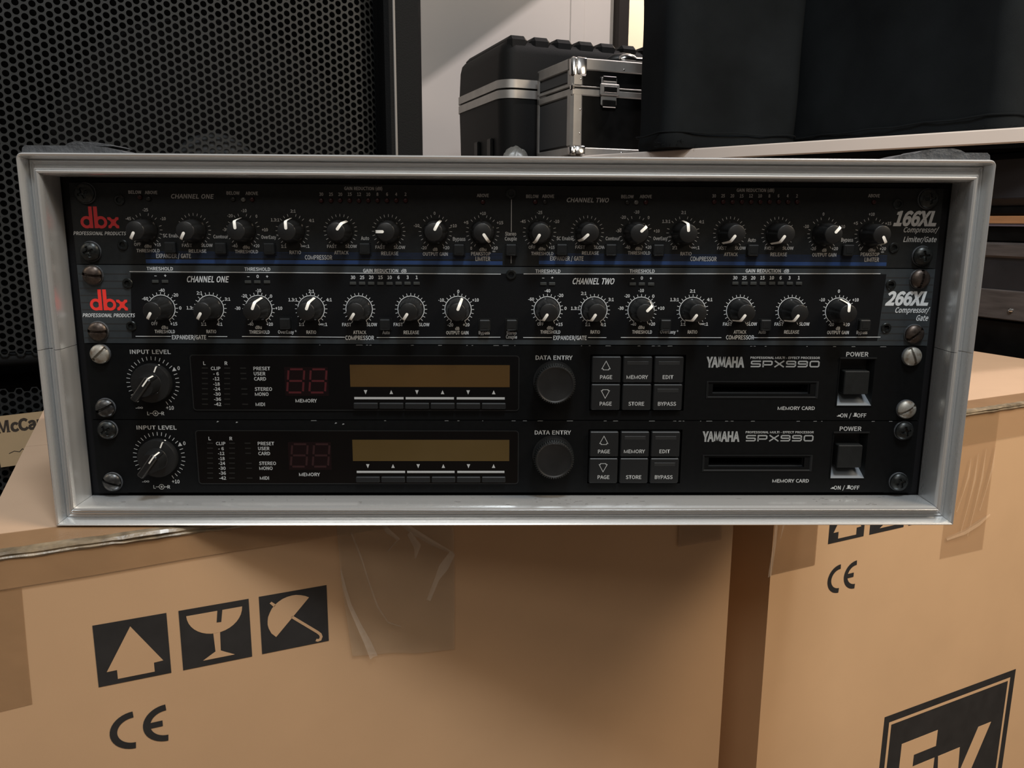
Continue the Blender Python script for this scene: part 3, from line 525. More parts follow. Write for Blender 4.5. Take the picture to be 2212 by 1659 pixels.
for x, z0, z1 in ((236,-48,-100),(246,-44,-122),(257,-40,-128),(271,-40,-104)):
    strip(right, [(x+8,z0,-1.7),(x+5,(z0*2+z1)/3,-2.4),(x+1,(z0+2*z1)/3,-2.4),(x-5,z1,-1.7)], [.8,1.5,1.3,.3])

# ================================================================== the rack case
rack = thing('rack_case', 'open aluminium-edged black rack case holding four rack units, lying on the cardboard boxes', 'case', W(0, 0, -15))
def rz(z): return z+15
m = M(); X, Z0, Z1 = 246.5, -2.8, 179.8
m.box(-X-9.5, X+9.5, 2, 335, rz(Z1), rz(Z1+9)); m.box(-X-9.5, X+9.5, 2, 335, rz(Z0-10.9), rz(Z0))
m.box(-X-9.5, -X, 2, 335, rz(Z0), rz(Z1)); m.box(X, X+9.5, 2, 335, rz(Z0), rz(Z1)); m.box(-X, X, 330, 335, rz(Z0), rz(Z1))
m.build('case_shell', black_shell, rack)
PROF = [(0,1.5),(0,-15.6),(.35,-16.6),(1.0,-17.9),(1.9,-18.2),(2.5,-17.6),(2.7,-16.6),(3.0,-17.1),(3.5,-17.1),(3.8,-15.6),(4.4,-14.6),(5.4,-12.6),(6.0,-12.0),
        (6.9,-12.0),(7.2,-12.9),(7.7,-12.9),(8.0,-12.1),(8.6,-14.0),(9.1,-17.6),(9.7,-19.2),(10.5,-19.7),(11.1,-19.0),(11.4,-17.6),(11.4,12),(10.0,12),(10.0,2),(4,1.8)]
RC = 8.0
def corner_pts(cx, cz, sx, sz, a, rad):
    """profile at corner (cx, cz) (signs sx, sz) turned by angle a (0: straight up or down, 90: sideways); rad = rounded outer corner"""
    out = []
    for t, y in PROF:
        if rad and t > RC: x = cx+sx*(RC+(t-RC)*sin(a)*1.0); z = cz+sz*(RC+(t-RC)*cos(a))
        else: x = cx+sx*t; z = cz+sz*t
        out.append((x, y, rz(z)))
    return out
def rail(name, secs, mt, label=None):
    n = len(PROF); m = M(); vs = [p for s in secs for p in s]; fs = []
    for i in range(len(secs)-1):
        for k in range(n): fs.append((i*n+k, i*n+(k+1)%n, (i+1)*n+(k+1)%n, (i+1)*n+k))
    fs.append(tuple(range(n))); fs.append(tuple((len(secs)-1)*n+k for k in range(n-1,-1,-1)))
    m.add(vs, fs); return m.build(name, mt, rack, sharp=28)
def straight(x, z, sx, sz):
    return [(x+sx*t, y, rz(z+sz*t)) for t, y in PROF]
G = .12
st = [0, .26, .52, pi/4]
rail('frame_rail', [corner_pts(-X, Z1, -1, 1, a, True) for a in reversed(st)]+[[(-X+6+G, y, rz(Z1+t)) for t, y in PROF]]+[[(X-6-G, y, rz(Z1+t)) for t, y in PROF]]+[corner_pts(X, Z1, 1, 1, a, True) for a in st], alu_h)
rail('frame_rail', [corner_pts(-X+G, Z0, -1, -1, pi/4, False)]+[corner_pts(X-G, Z0, 1, -1, pi/4, False)], alu_h)
ZS = 87.2
for sx in (-1, 1):
    rail('frame_rail', [[(sx*X+sx*t, y, rz(ZS+.15)) for t, y in PROF], [(sx*X+sx*t, y, rz(Z1-6)) for t, y in PROF]]+[corner_pts(sx*X, Z1-G, sx, 1, pi/2-a, True) for a in st], alu_v)
    rail('frame_rail', [corner_pts(sx*X, Z0+G, sx, -1, pi/4, False), [(sx*X+sx*t, y, rz(ZS-.15)) for t, y in PROF]], alu_v)
for sx in (-1, 1):                                            # rack strips the units are screwed to
    M().box(min(sx*226, sx*246.4), max(sx*226, sx*246.4), 3.4, 6, rz(Z0+.2), rz(Z1-.2)).build('rack_strip', black_shell, rack)
for sx in (-1, 1):                                            # scuffed rubber feet on the upper side
    x0 = -256 if sx < 0 else 198
    m = M(); f = lambda a, b: (x0+a if sx < 0 else x0+58-a, b)
    m.prism([f(0,191.1),f(55,191.1),f(51,192.6),f(44,194.3),f(34,194.9),f(2,194.9),f(.5,193.6)], -16, 8)
    m.prism([f(22 if sx<0 else 13,194.8),f(48 if sx<0 else 39,194.8),f(44 if sx<0 else 36,196.0),f(38 if sx<0 else 31,196.8),f(27 if sx<0 else 20,197.1),f(24 if sx<0 else 16,196.2)], -15, 7)
    m.xf(lambda x,y,z: (x, y, rz(z))); m.build('rubber_foot', rubber, rack)
M().box(-X+.2, X-.2, 3, 22, rz(177.3), rz(Z1-.1)).build('filler_strip', black_shell, rack)
# grime scuffed into the metal
rnd = random.Random(7); m = M()
for i in range(60):
    cx = rnd.choice([rnd.gauss(28,14), rnd.gauss(190,22), rnd.uniform(-235,235)]); y = rnd.uniform(-15.5,-1); w = rnd.uniform(.5,3); 
    m.add([(cx, y, rz(Z0+.06)), (cx+w, y, rz(Z0+.06)), (cx+w+.3, y+rnd.uniform(.15,.6), rz(Z0+.06)), (cx+.1, y+.3, rz(Z0+.06))], [(0,1,2,3)])
m.build('grime_marks', alu_dirt, rack)['kind'] = 'stuff'

# ================================================================== screws (one mesh per kind, shared)
def screw_mesh(kind):
    nr, nt = 22, 56; R = 5.35; vs = []; fs = []
    for i in range(nr+1):
        r = R*i/nr
        for k in range(nt):
            t = 2*pi*k/nt; x, z = r*cos(t), r*sin(t); h = 3.6*math.sqrt(max(0, 1-(r/R)**2*.86)) - 1.2
            if kind == 'slot' and abs(z) < .62 and r < R: h -= 1.5
            if kind == 'cross' and ((abs(z) < .62 and abs(x) < 2.9) or (abs(x) < .62 and abs(z) < 2.9) or abs(x)+abs(z) < 1.7): h -= 1.9*max(.35, 1-r/3.6)
            vs.append((x, -h-1.0, z))
    for i in range(nr):
        for k in range(nt): fs.append((i*nt+k, i*nt+(k+1)%nt, (i+1)*nt+(k+1)%nt, (i+1)*nt+k))
    base = len(vs); vs += [(R*cos(2*pi*k/nt), .0, R*sin(2*pi*k/nt)) for k in range(nt)]
    fs += [(nr*nt+k, nr*nt+(k+1)%nt, base+(k+1)%nt, base+k) for k in range(nt)]
    m = M(); m.add(vs, fs); return m
SCREW = {}
def screw(parent, x, z, kind, mt, deg, label=None):
    key = (kind, mt.name)
    if key not in SCREW:
        o = screw_mesh(kind).build('rack_screw', mt, parent, sharp=32); SCREW[key] = o
    else: o = copy_to(SCREW[key], parent)
    o.location = mmv(x, -.9, z); o.rotation_euler = (0, radians(-deg), 0)
    if 'rack_washer' not in SCREW:
        w = M().lathe(0, 0, [(0.01,-.9),(5.5,-.9),(5.75,-.5),(5.75,0)], 36).build('screw_washer', rubber, parent); SCREW['rack_washer'] = w
    else: w = copy_to(SCREW['rack_washer'], parent)
    w.location = mmv(x, 0, z)
    if label: o['label'] = label
HEX = []
def hex_screw(parent, x, z):
    if not HEX:
        m = M(); m.lathe(0,0,[(2.9,0),(2.9,-.5),(2.5,-.9),(1.6,-.9),(1.45,-.3),(1.4,-.02)],24); HEX.append(m.build('recessed_screw', screw_black, parent))
        s = HEX[0]; s.location = mmv(x,0,z)
    else: copy_to(HEX[0], parent, mmv(x,0,z))

# ================================================================== knobs
def grip(t, j): return 1-(.075 if 2 <= j <= 6 else 0)*max(0, cos(5*t+.6))**6
def small_knob_mesh():
    m = M(); m.lathe(0,0,[(6.75,-.4),(6.75,-1.1),(6.5,-1.5),(6.15,-3),(5.75,-7),(5.3,-11),(5.05,-13.2),(4.75,-13.8),(4.5,-13.95)],60,grip); return m
def pointer_mesh():
    m = M(); w = .8
    pts = [(0,-14.0,1.6),(0,-14.12,1.6),(0,-14.12,4.7),(0,-13.3,5.4),(0,-11,5.75),(0,-7,6.25),(0,-3,6.65),(0,-1.6,6.95)]
    vs = []; fs = []
    for i,(x,y,z) in enumerate(pts): ww = w*(1 if i < 4 else 1-.05*(i-3)); vs += [(-ww,y,z),(ww,y,z)]
    for i in range(len(pts)-1): fs.append((2*i,2*i+1,2*i+3,2*i+2))
    m.add(vs,fs); disc(m,0,1.6,-14.12,w,16); m.f.pop(); m.v=m.v[:len(vs)]
    m.add([(w*cos(a),-14.12,1.6+w*sin(a)) for a in [pi+pi*i/8 for i in range(9)]],[tuple(range(9))])
    return m
KN = {}
def knob(parent, x, z, deg):
    if not KN:
        k = small_knob_mesh().build('rotary_knob', knob_black, parent, sharp=40); p = pointer_mesh().build('knob_pointer', white_plastic, k, sharp=60); KN['k']=k; KN['p']=p
    else:
        k = copy_to(KN['k'], parent); p = copy_to(KN['p'], k)
    k.location = mmv(x,0,z); k.rotation_euler = (0, radians(deg), 0); return k
BT = {}
def button(parent, x, z):
    if not BT:
        m = M(); plate(m,-3.5,3.5,-3.5,3.5,[(-3.15,3.15,-3.15,3.15)],-.3,0); b = m.build('button_bezel', button_black, parent); BT['z'] = b
        m = M(); m.cbox(-3.05,3.05,-3.6,0,-3.05,3.05,.55); m.box(-1.7,1.7,-3.75,-3.5,-1.7,1.7); p = m.build('push_button', button_black, parent); BT['b'] = p
    else: b = copy_to(BT['z'], parent); p = copy_to(BT['b'], parent)
    b.location = mmv(x,0,z); p.location = mmv(x,0,z)
LD = {}
def led(parent, x, z, mt, shape='round'):
    key = (mt.name, shape)
    if key not in LD:
        m = M()
        if shape == 'round': m.lathe(0,0,[(1.35,0),(1.35,-.5),(1.1,-1.0),(.6,-1.25),(.1,-1.3)],18)
        elif shape == 'rect': m.cbox(-1.8,1.8,-.6,0,-.85,.85,.2)
        else: m.box(-1.7,1.7,-.08,-.02,-.35,.35)
        LD[key] = m.build('indicator_light', mt, parent)
        o = LD[key]
    else: o = copy_to(LD[key], parent)
    o.location = mmv(x,0,z); return o

# ------------------------------------------------------------------ lettering tables (text, x, z, capital height, width, style), millimetres on the panel
LETTERS_166 = [
    ('OFF', -206.8, 143.7, 1.67, 3.8, ''), ('+15', -195.7, 143.6, 1.67, 3.3, ''), ('dBu', -201.2, 142.8, 1.67, 3.8, ''), ('-45', -210.7, 157.7, 1.65, 3.0, ''), ('-25', -201.0, 162.5, 1.65, 3.0, ''),
    ('-10', -191.7, 157.8, 1.65, 3.0, ''), ('THRESHOLD', -201.3, 140.3, 1.78, 12.8, ''), ('EXPANDER / GATE', -187.5, 137.5, 2.3, 19.2, ''), ('SC Enable', -187.6, 148.6, 1.89, 9.7, ''), ('FAST', -179.6, 143.3, 1.68, 5.6, ''),
    ('SLOW', -168.7, 143.4, 1.68, 6.4, ''), ('RELEASE', -174.0, 140.2, 1.78, 9.7, ''), ('Contour', -160.7, 148.2, 1.9, 8.2, ''), ('-20', -154.9, 159.6, 1.65, 3.0, ''), ('-10', -147.1, 162.4, 1.65, 3.0, ''),
    ('0', -140.4, 159.4, 1.65, 1.0, ''), ('-30', -157.9, 152.1, 1.66, 3.1, ''), ('+10', -136.2, 152.1, 1.67, 3.3, ''), ('-40', -153.3, 143.2, 1.68, 3.1, ''), ('+20', -141.3, 143.3, 1.68, 3.3, ''),
    ('dBu', -147.0, 142.5, 1.68, 3.8, ''), ('THRESHOLD', -147.0, 140.1, 1.78, 12.8, ''), ('OverEasy', -134.3, 148.1, 1.9, 8.2, ''), ('®', -128.8, 148.7, 1.52, 1.8, ''), ('1.3:1', -130.3, 157.5, 1.66, 4.6, ''),
    ('2:1', -120.2, 162.3, 1.65, 2.8, ''), ('4:1', -110.2, 157.3, 1.66, 2.8, ''), ('1:1', -126.2, 143.1, 1.68, 2.8, ''), ('∞:1', -114.4, 143.2, 1.68, 4.9, ''), ('RATIO', -120.0, 139.8, 1.91, 6.4, ''),
    ('COMPRESSOR', -107.2, 137.1, 2.43, 15.2, ''), ('FAST', -99.5, 143.2, 1.68, 5.4, ''), ('SLOW', -88.9, 143.3, 1.68, 6.4, ''), ('ATTACK', -94.4, 139.8, 1.92, 8.0, ''), ('Auto', -81.0, 147.8, 2.03, 4.6, ''),
    ('FAST', -72.7, 142.9, 1.68, 5.4, ''), ('SLOW', -62.0, 142.9, 1.68, 6.4, ''), ('RELEASE', -67.5, 139.5, 1.92, 9.5, ''), ('-10', -52.3, 154.9, 1.67, 3.1, ''), ('0', -42.2, 161.6, 1.66, 1.0, ''),
    ('+10', -31.8, 154.9, 1.67, 3.6, ''), ('-20', -48.4, 142.7, 1.69, 3.1, ''), ('+20', -36.0, 142.8, 1.69, 3.6, ''), ('dB', -42.1, 141.9, 1.69, 2.6, ''), ('OUTPUT GAIN', -42.1, 139.3, 1.92, 14.0, ''),
    ('Bypass', -28.7, 147.7, 2.04, 7.0, ''), ('+5', -24.8, 156.7, 1.67, 2.6, ''), ('+10', -15.5, 161.7, 1.66, 3.3, ''), ('+15', -6.0, 156.7, 1.67, 3.6, ''), ('0', -22.0, 142.6, 1.69, 1.0, ''),
    ('+20', -9.0, 142.8, 1.69, 3.6, ''), ('dBu', -15.5, 142.0, 1.69, 3.9, ''), ('PEAKSTOP', -16.6, 139.6, 1.92, 10.9, ''), ('®', -9.3, 140.5, 1.54, 1.8, ''), ('LIMITER', -15.5, 136.8, 2.31, 8.3, ''),
    ('BELOW', -205.9, 171.9, 1.73, 7.0, ''), ('ABOVE', -197.1, 171.8, 1.73, 6.8, ''), ('BELOW', -152.5, 171.8, 1.73, 7.1, ''), ('ABOVE', -142.3, 171.7, 1.74, 6.8, ''), ('ABOVE', -15.5, 171.4, 1.75, 6.6, ''),
    ('CHANNEL ONE', -174.8, 169.9, 2.36, 23.2, 'bi'), ('GAIN REDUCTION (dB)', -81.2, 174.7, 1.74, 20.8, ''), ('30', -104.3, 171.5, 1.74, 2.2, ''), ('25', -99.0, 171.5, 1.74, 2.2, ''), ('20', -93.9, 171.5, 1.74, 2.2, ''),
    ('15', -88.7, 171.6, 1.74, 2.2, ''), ('12', -83.6, 171.6, 1.74, 2.2, ''), ('10', -78.5, 171.6, 1.74, 2.2, ''), ('8', -73.5, 171.7, 1.74, 1.1, ''), ('6', -68.2, 171.7, 1.74, 1.1, ''),
    ('4', -63.2, 171.7, 1.74, 1.1, ''), ('2', -58.1, 171.8, 1.74, 1.1, ''), ('OFF', 12.0, 143.3, 1.69, 3.8, ''), ('+15', 23.0, 143.3, 1.69, 3.3, ''), ('dBu', 17.6, 142.5, 1.69, 3.8, ''),
    ('-45', 6.8, 157.5, 1.67, 3.0, ''), ('-25', 16.0, 162.4, 1.66, 3.0, ''), ('-10', 25.5, 157.6, 1.67, 3.0, ''), ('THRESHOLD', 17.8, 139.9, 1.8, 12.5, ''), ('EXPANDER / GATE', 31.6, 137.2, 2.32, 18.8, ''),
    ('SC Enable', 30.4, 148.3, 1.91, 9.5, ''), ('FAST', 39.0, 143.5, 1.69, 5.5, ''), ('SLOW', 49.8, 143.5, 1.69, 6.3, ''), ('RELEASE', 44.8, 140.3, 1.8, 9.5, ''), ('Contour', 57.1, 148.4, 1.91, 8.0, ''),
    ('-20', 62.6, 160.1, 1.67, 3.0, ''), ('-10', 70.0, 163.0, 1.66, 3.0, ''), ('0', 76.8, 160.0, 1.67, 1.0, ''), ('-30', 60.3, 152.7, 1.68, 3.0, ''), ('+10', 81.6, 152.7, 1.68, 3.3, ''),
    ('-40', 65.6, 143.6, 1.69, 3.0, ''), ('+20', 77.4, 143.7, 1.69, 3.3, ''), ('dBu', 71.9, 142.9, 1.69, 3.8, ''), ('THRESHOLD', 72.2, 140.5, 1.8, 12.6, ''), ('OverEasy', 83.9, 148.6, 1.92, 8.0, ''),
    ('®', 89.3, 149.1, 1.53, 1.8, ''), ('1.3:1', 86.8, 158.0, 1.67, 4.5, ''), ('2:1', 96.3, 162.9, 1.67, 2.7, ''), ('4:1', 106.6, 157.9, 1.67, 2.8, ''), ('1:1', 92.2, 143.5, 1.69, 2.8, ''),
    ('∞:1', 103.8, 143.6, 1.7, 4.8, ''), ('RATIO', 98.7, 140.2, 1.93, 6.3, ''), ('COMPRESSOR', 108.7, 137.4, 2.45, 14.9, ''), ('FAST', 118.8, 143.4, 1.7, 5.3, ''), ('SLOW', 129.2, 143.5, 1.7, 6.3, ''),
    ('ATTACK', 124.1, 140.0, 1.93, 7.8, ''), ('Auto', 135.5, 148.0, 2.05, 4.5, ''), ('FAST', 145.7, 143.5, 1.7, 5.3, ''), ('SLOW', 156.2, 143.6, 1.7, 6.3, ''), ('RELEASE', 151.2, 140.1, 1.94, 9.4, ''),
    ('-10', 165.6, 155.7, 1.68, 3.0, ''), ('0', 174.8, 162.5, 1.67, 1.0, ''), ('+10', 185.8, 155.7, 1.68, 3.5, ''), ('-20', 170.6, 143.4, 1.7, 3.0, ''), ('+20', 182.8, 143.5, 1.7, 3.6, ''),
    ('dB', 176.9, 142.6, 1.7, 2.5, ''), ('OUTPUT GAIN', 177.1, 140.0, 1.94, 13.7, ''), ('Bypass', 189.4, 148.4, 2.05, 6.8, ''), ('+5', 193.4, 157.6, 1.68, 2.5, ''), ('+10', 202.0, 162.6, 1.67, 3.3, ''),
    ('+15', 211.8, 157.6, 1.68, 3.5, ''), ('0', 197.4, 143.4, 1.7, 1.0, ''), ('+20', 210.1, 143.6, 1.7, 3.6, ''), ('dBu', 203.9, 142.8, 1.7, 3.8, ''), ('PEAKSTOP', 203.1, 140.4, 1.94, 10.7, ''),
    ('®', 210.1, 141.3, 1.55, 1.8, ''), ('LIMITER', 204.4, 137.5, 2.33, 8.2, ''), ('BELOW', 11.9, 171.1, 1.75, 6.9, ''), ('ABOVE', 20.6, 171.2, 1.75, 6.7, ''), ('BELOW', 64.6, 171.3, 1.75, 6.9, ''),
    ('ABOVE', 74.8, 171.4, 1.75, 6.7, ''), ('ABOVE', 202.3, 172.7, 1.76, 6.5, ''), ('CHANNEL TWO', 42.7, 169.3, 2.38, 23.4, 'bi'), ('GAIN REDUCTION (dB)', 135.7, 175.2, 1.75, 20.9, ''), ('30', 112.8, 172.0, 1.75, 2.1, ''),
    ('25', 117.8, 172.1, 1.76, 2.1, ''), ('20', 123.0, 172.1, 1.76, 2.1, ''), ('15', 128.2, 172.1, 1.76, 2.1, ''), ('12', 133.4, 172.2, 1.76, 2.1, ''), ('10', 138.5, 172.2, 1.76, 2.1, ''),
    ('8', 143.7, 172.2, 1.76, 1.0, ''), ('6', 148.8, 172.3, 1.76, 1.0, ''), ('4', 153.9, 172.3, 1.76, 1.0, ''), ('2', 159.1, 172.3, 1.76, 1.0, ''), ('Stereo', -0.0, 150.7, 2.03, 6.2, ''),
    ('Couple', 0.1, 148.0, 2.04, 6.7, ''), ('PROFESSIONAL PRODUCTS', -226.9, 149.6, 1.89, 28.6, 'bi'),
]
MODEL_166 = [
    ('166XL', 227.6, 160.6, 7.89, 24.1, 'Bi'), ('Compressor/', 230.8, 154.2, 2.82, 19.7, 'bi'), ('Limiter/Gate', 230.9, 148.9, 2.83, 18.7, 'bi'),
]
LETTERS_266 = [
    ('-60', -205.1, 113.7, 1.77, 3.4, ''), ('-40', -195.5, 118.4, 1.76, 3.3, ''), ('-20', -188.2, 115.8, 1.77, 3.4, ''), ('0', -185.9, 108.5, 1.78, 1.3, ''), ('OFF', -201.0, 99.6, 1.79, 3.6, ''),
    ('+15', -190.2, 99.5, 1.79, 3.9, ''), ('dBu', -195.5, 97.5, 1.79, 3.6, ''), ('THRESHOLD', -195.6, 95.1, 1.9, 11.4, ''), ('EXPANDER/GATE', -182.2, 91.9, 2.39, 19.3, ''), ('2:1', -174.6, 117.0, 1.77, 3.1, ''),
    ('3:1', -159.2, 113.6, 1.77, 3.1, ''), ('1.3:1', -179.9, 108.6, 1.78, 4.9, ''), ('1:1', -173.4, 99.4, 1.79, 2.9, ''), ('4:1', -164.5, 99.4, 1.79, 3.1, ''), ('RATIO', -169.4, 95.2, 1.91, 5.5, ''),
    ('-20', -149.7, 115.5, 1.77, 3.1, ''), ('-10', -141.6, 118.5, 1.77, 3.1, ''), ('0', -134.7, 115.4, 1.77, 1.3, ''), ('-30', -153.8, 108.5, 1.78, 3.1, ''), ('+10', -130.7, 108.6, 1.78, 3.9, ''),
    ('-40', -147.0, 99.5, 1.8, 3.1, ''), ('+20', -136.3, 99.5, 1.8, 3.7, ''), ('dBu', -142.7, 97.7, 1.8, 3.7, ''), ('THRESHOLD', -142.3, 95.0, 1.91, 11.5, ''), ('OverEasy ®', -126.6, 95.1, 1.86, 10.5, ''),
    ('1.3:1', -122.6, 113.4, 1.78, 4.9, ''), ('2:1', -112.0, 118.2, 1.77, 3.1, ''), ('4:1', -102.3, 113.5, 1.78, 3.1, ''), ('1:1', -118.3, 99.5, 1.8, 2.9, ''), ('∞:1', -106.3, 99.5, 1.8, 5.0, ''),
    ('RATIO', -113.0, 95.0, 1.91, 5.5, ''), ('FAST', -92.8, 99.4, 1.85, 5.2, ''), ('SLOW', -78.6, 99.5, 1.85, 6.0, ''), ('ATTACK', -85.6, 95.0, 1.91, 7.4, ''), ('Auto', -70.6, 95.0, 1.86, 4.2, ''),
    ('COMPRESSOR', -85.7, 91.9, 2.4, 16.3, ''), ('FAST', -63.6, 99.6, 1.85, 5.3, ''), ('SLOW', -48.9, 99.6, 1.86, 6.0, ''), ('RELEASE', -56.3, 95.1, 1.92, 8.7, ''), ('0', -29.4, 118.5, 1.77, 1.2, ''),
    ('-10', -39.1, 113.6, 1.78, 3.1, ''), ('+10', -19.7, 113.7, 1.78, 3.7, ''), ('-20', -34.0, 99.5, 1.8, 3.2, ''), ('+20', -25.0, 99.6, 1.8, 3.7, ''), ('dB', -30.1, 97.4, 1.81, 2.4, ''),
    ('OUTPUT GAIN', -30.1, 95.0, 1.92, 12.7, ''), ('Bypass', -14.8, 95.1, 1.87, 6.3, ''), ('CHANNEL ONE', -169.4, 124.7, 3.35, 23.2, 'i'), ('THRESHOLD', -195.6, 130.4, 1.9, 14.6, ''), ('THRESHOLD', -141.5, 130.4, 1.9, 14.4, ''),
    ('GAIN REDUCTION  dB', -70.5, 129.9, 1.91, 24.3, ''), ('-', -198.3, 126.6, 1.75, 1.3, ''), ('+', -192.9, 126.6, 1.75, 1.3, ''), ('-', -146.8, 126.4, 1.75, 1.3, ''), ('0', -141.6, 126.4, 1.75, 1.3, ''),
    ('+', -136.3, 126.4, 1.75, 1.3, ''), ('30', -88.4, 126.1, 1.86, 2.5, ''), ('25', -83.3, 126.1, 1.86, 2.5, ''), ('20', -78.2, 126.2, 1.86, 2.5, ''), ('15', -73.0, 126.2, 1.86, 2.5, ''),
    ('10', -67.9, 126.2, 1.86, 2.5, ''), ('6', -62.9, 126.2, 1.86, 1.2, ''), ('3', -57.8, 126.3, 1.86, 1.2, ''), ('1', -52.7, 126.3, 1.86, 1.2, ''), ('-60', 11.8, 114.3, 1.78, 3.3, ''),
    ('-40', 21.0, 119.1, 1.78, 3.3, ''), ('-20', 28.4, 116.5, 1.78, 3.3, ''), ('0', 31.4, 109.2, 1.79, 1.3, ''), ('OFF', 17.3, 100.1, 1.81, 3.6, ''), ('+15', 28.0, 100.0, 1.81, 3.9, ''),
    ('dBu', 22.8, 98.0, 1.81, 3.6, ''), ('THRESHOLD', 23.0, 95.6, 1.92, 11.4, ''), ('EXPANDER/GATE', 34.3, 92.3, 2.41, 19.2, ''), ('2:1', 41.6, 117.7, 1.78, 3.1, ''), ('3:1', 57.2, 114.3, 1.79, 3.1, ''),
    ('1.3:1', 37.0, 109.2, 1.79, 4.9, ''), ('1:1', 44.3, 100.0, 1.81, 2.8, ''), ('4:1', 53.2, 100.0, 1.81, 3.1, ''), ('RATIO', 48.7, 95.7, 1.92, 5.4, ''), ('-20', 66.3, 116.4, 1.79, 3.1, ''),
    ('-10', 74.2, 119.5, 1.78, 3.1, ''), ('0', 81.2, 116.3, 1.79, 1.3, ''), ('-30', 63.0, 109.4, 1.8, 3.1, ''), ('+10', 85.9, 109.5, 1.8, 3.9, ''), ('-40', 70.5, 100.3, 1.81, 3.1, ''),
    ('+20', 81.1, 100.4, 1.81, 3.6, ''), ('dBu', 75.0, 98.5, 1.81, 3.6, ''), ('THRESHOLD', 75.6, 95.8, 1.92, 11.4, ''), ('OverEasy ®', 91.2, 95.9, 1.87, 10.4, ''), ('1.3:1', 93.4, 114.4, 1.79, 4.9, ''),
    ('2:1', 103.5, 119.3, 1.78, 3.1, ''), ('4:1', 113.5, 114.5, 1.79, 3.1, ''), ('1:1', 99.0, 100.4, 1.81, 2.9, ''), ('∞:1', 110.9, 100.5, 1.81, 4.9, ''), ('RATIO', 104.6, 95.9, 1.93, 5.5, ''),
    ('FAST', 124.5, 100.5, 1.87, 5.2, ''), ('SLOW', 138.5, 100.6, 1.87, 6.0, ''), ('ATTACK', 132.0, 96.0, 1.93, 7.3, ''), ('Auto', 144.8, 96.0, 1.88, 4.2, ''), ('COMPRESSOR', 132.2, 92.9, 2.42, 16.2, ''),
    ('FAST', 154.2, 100.6, 1.87, 5.2, ''), ('SLOW', 168.8, 100.7, 1.87, 6.0, ''), ('RELEASE', 161.8, 96.1, 1.93, 8.6, ''), ('0', 187.2, 119.6, 1.79, 1.2, ''), ('-10', 178.0, 114.7, 1.8, 3.1, ''),
    ('+10', 197.2, 114.7, 1.8, 3.6, ''), ('-20', 184.4, 100.5, 1.82, 3.1, ''), ('+20', 193.2, 100.5, 1.82, 3.7, ''), ('dB', 188.5, 98.3, 1.82, 2.4, ''), ('OUTPUT GAIN', 188.7, 95.9, 1.93, 12.6, ''),
    ('Bypass', 202.6, 96.0, 1.88, 6.3, ''), ('CHANNEL TWO', 47.0, 124.6, 3.39, 23.6, 'i'), ('THRESHOLD', 21.1, 130.1, 1.92, 14.1, ''), ('THRESHOLD', 74.3, 130.4, 1.92, 14.2, ''), ('GAIN REDUCTION  dB', 145.4, 130.9, 1.93, 24.8, ''),
    ('-', 18.5, 126.4, 1.77, 1.3, ''), ('+', 23.6, 126.4, 1.77, 1.3, ''), ('-', 69.2, 126.3, 1.77, 1.3, ''), ('0', 74.3, 126.5, 1.77, 1.3, ''), ('+', 79.4, 126.4, 1.77, 1.3, ''),
    ('30', 127.3, 126.9, 1.88, 2.5, ''), ('25', 132.6, 126.9, 1.88, 2.5, ''), ('20', 137.6, 126.9, 1.88, 2.5, ''), ('15', 142.9, 127.0, 1.88, 2.5, ''), ('10', 148.2, 127.0, 1.88, 2.5, ''),
    ('6', 153.2, 127.0, 1.88, 1.2, ''), ('3', 158.3, 127.0, 1.88, 1.2, ''), ('1', 163.6, 127.1, 1.88, 1.2, ''), ('Stereo', 0.8, 95.0, 1.87, 5.8, ''), ('Couple', 0.8, 92.7, 1.87, 6.4, ''),
    ('PROFESSIONAL PRODUCTS', -226.1, 104.2, 2.04, 29.0, 'bi'),
]
MODEL_266 = [
    ('266XL', 227.5, 115.8, 7.67, 24.8, 'Bi'), ('Compressor/', 230.5, 109.0, 3.06, 19.6, 'bi'), ('Gate', 236.8, 104.5, 3.21, 7.0, 'bi'),
]
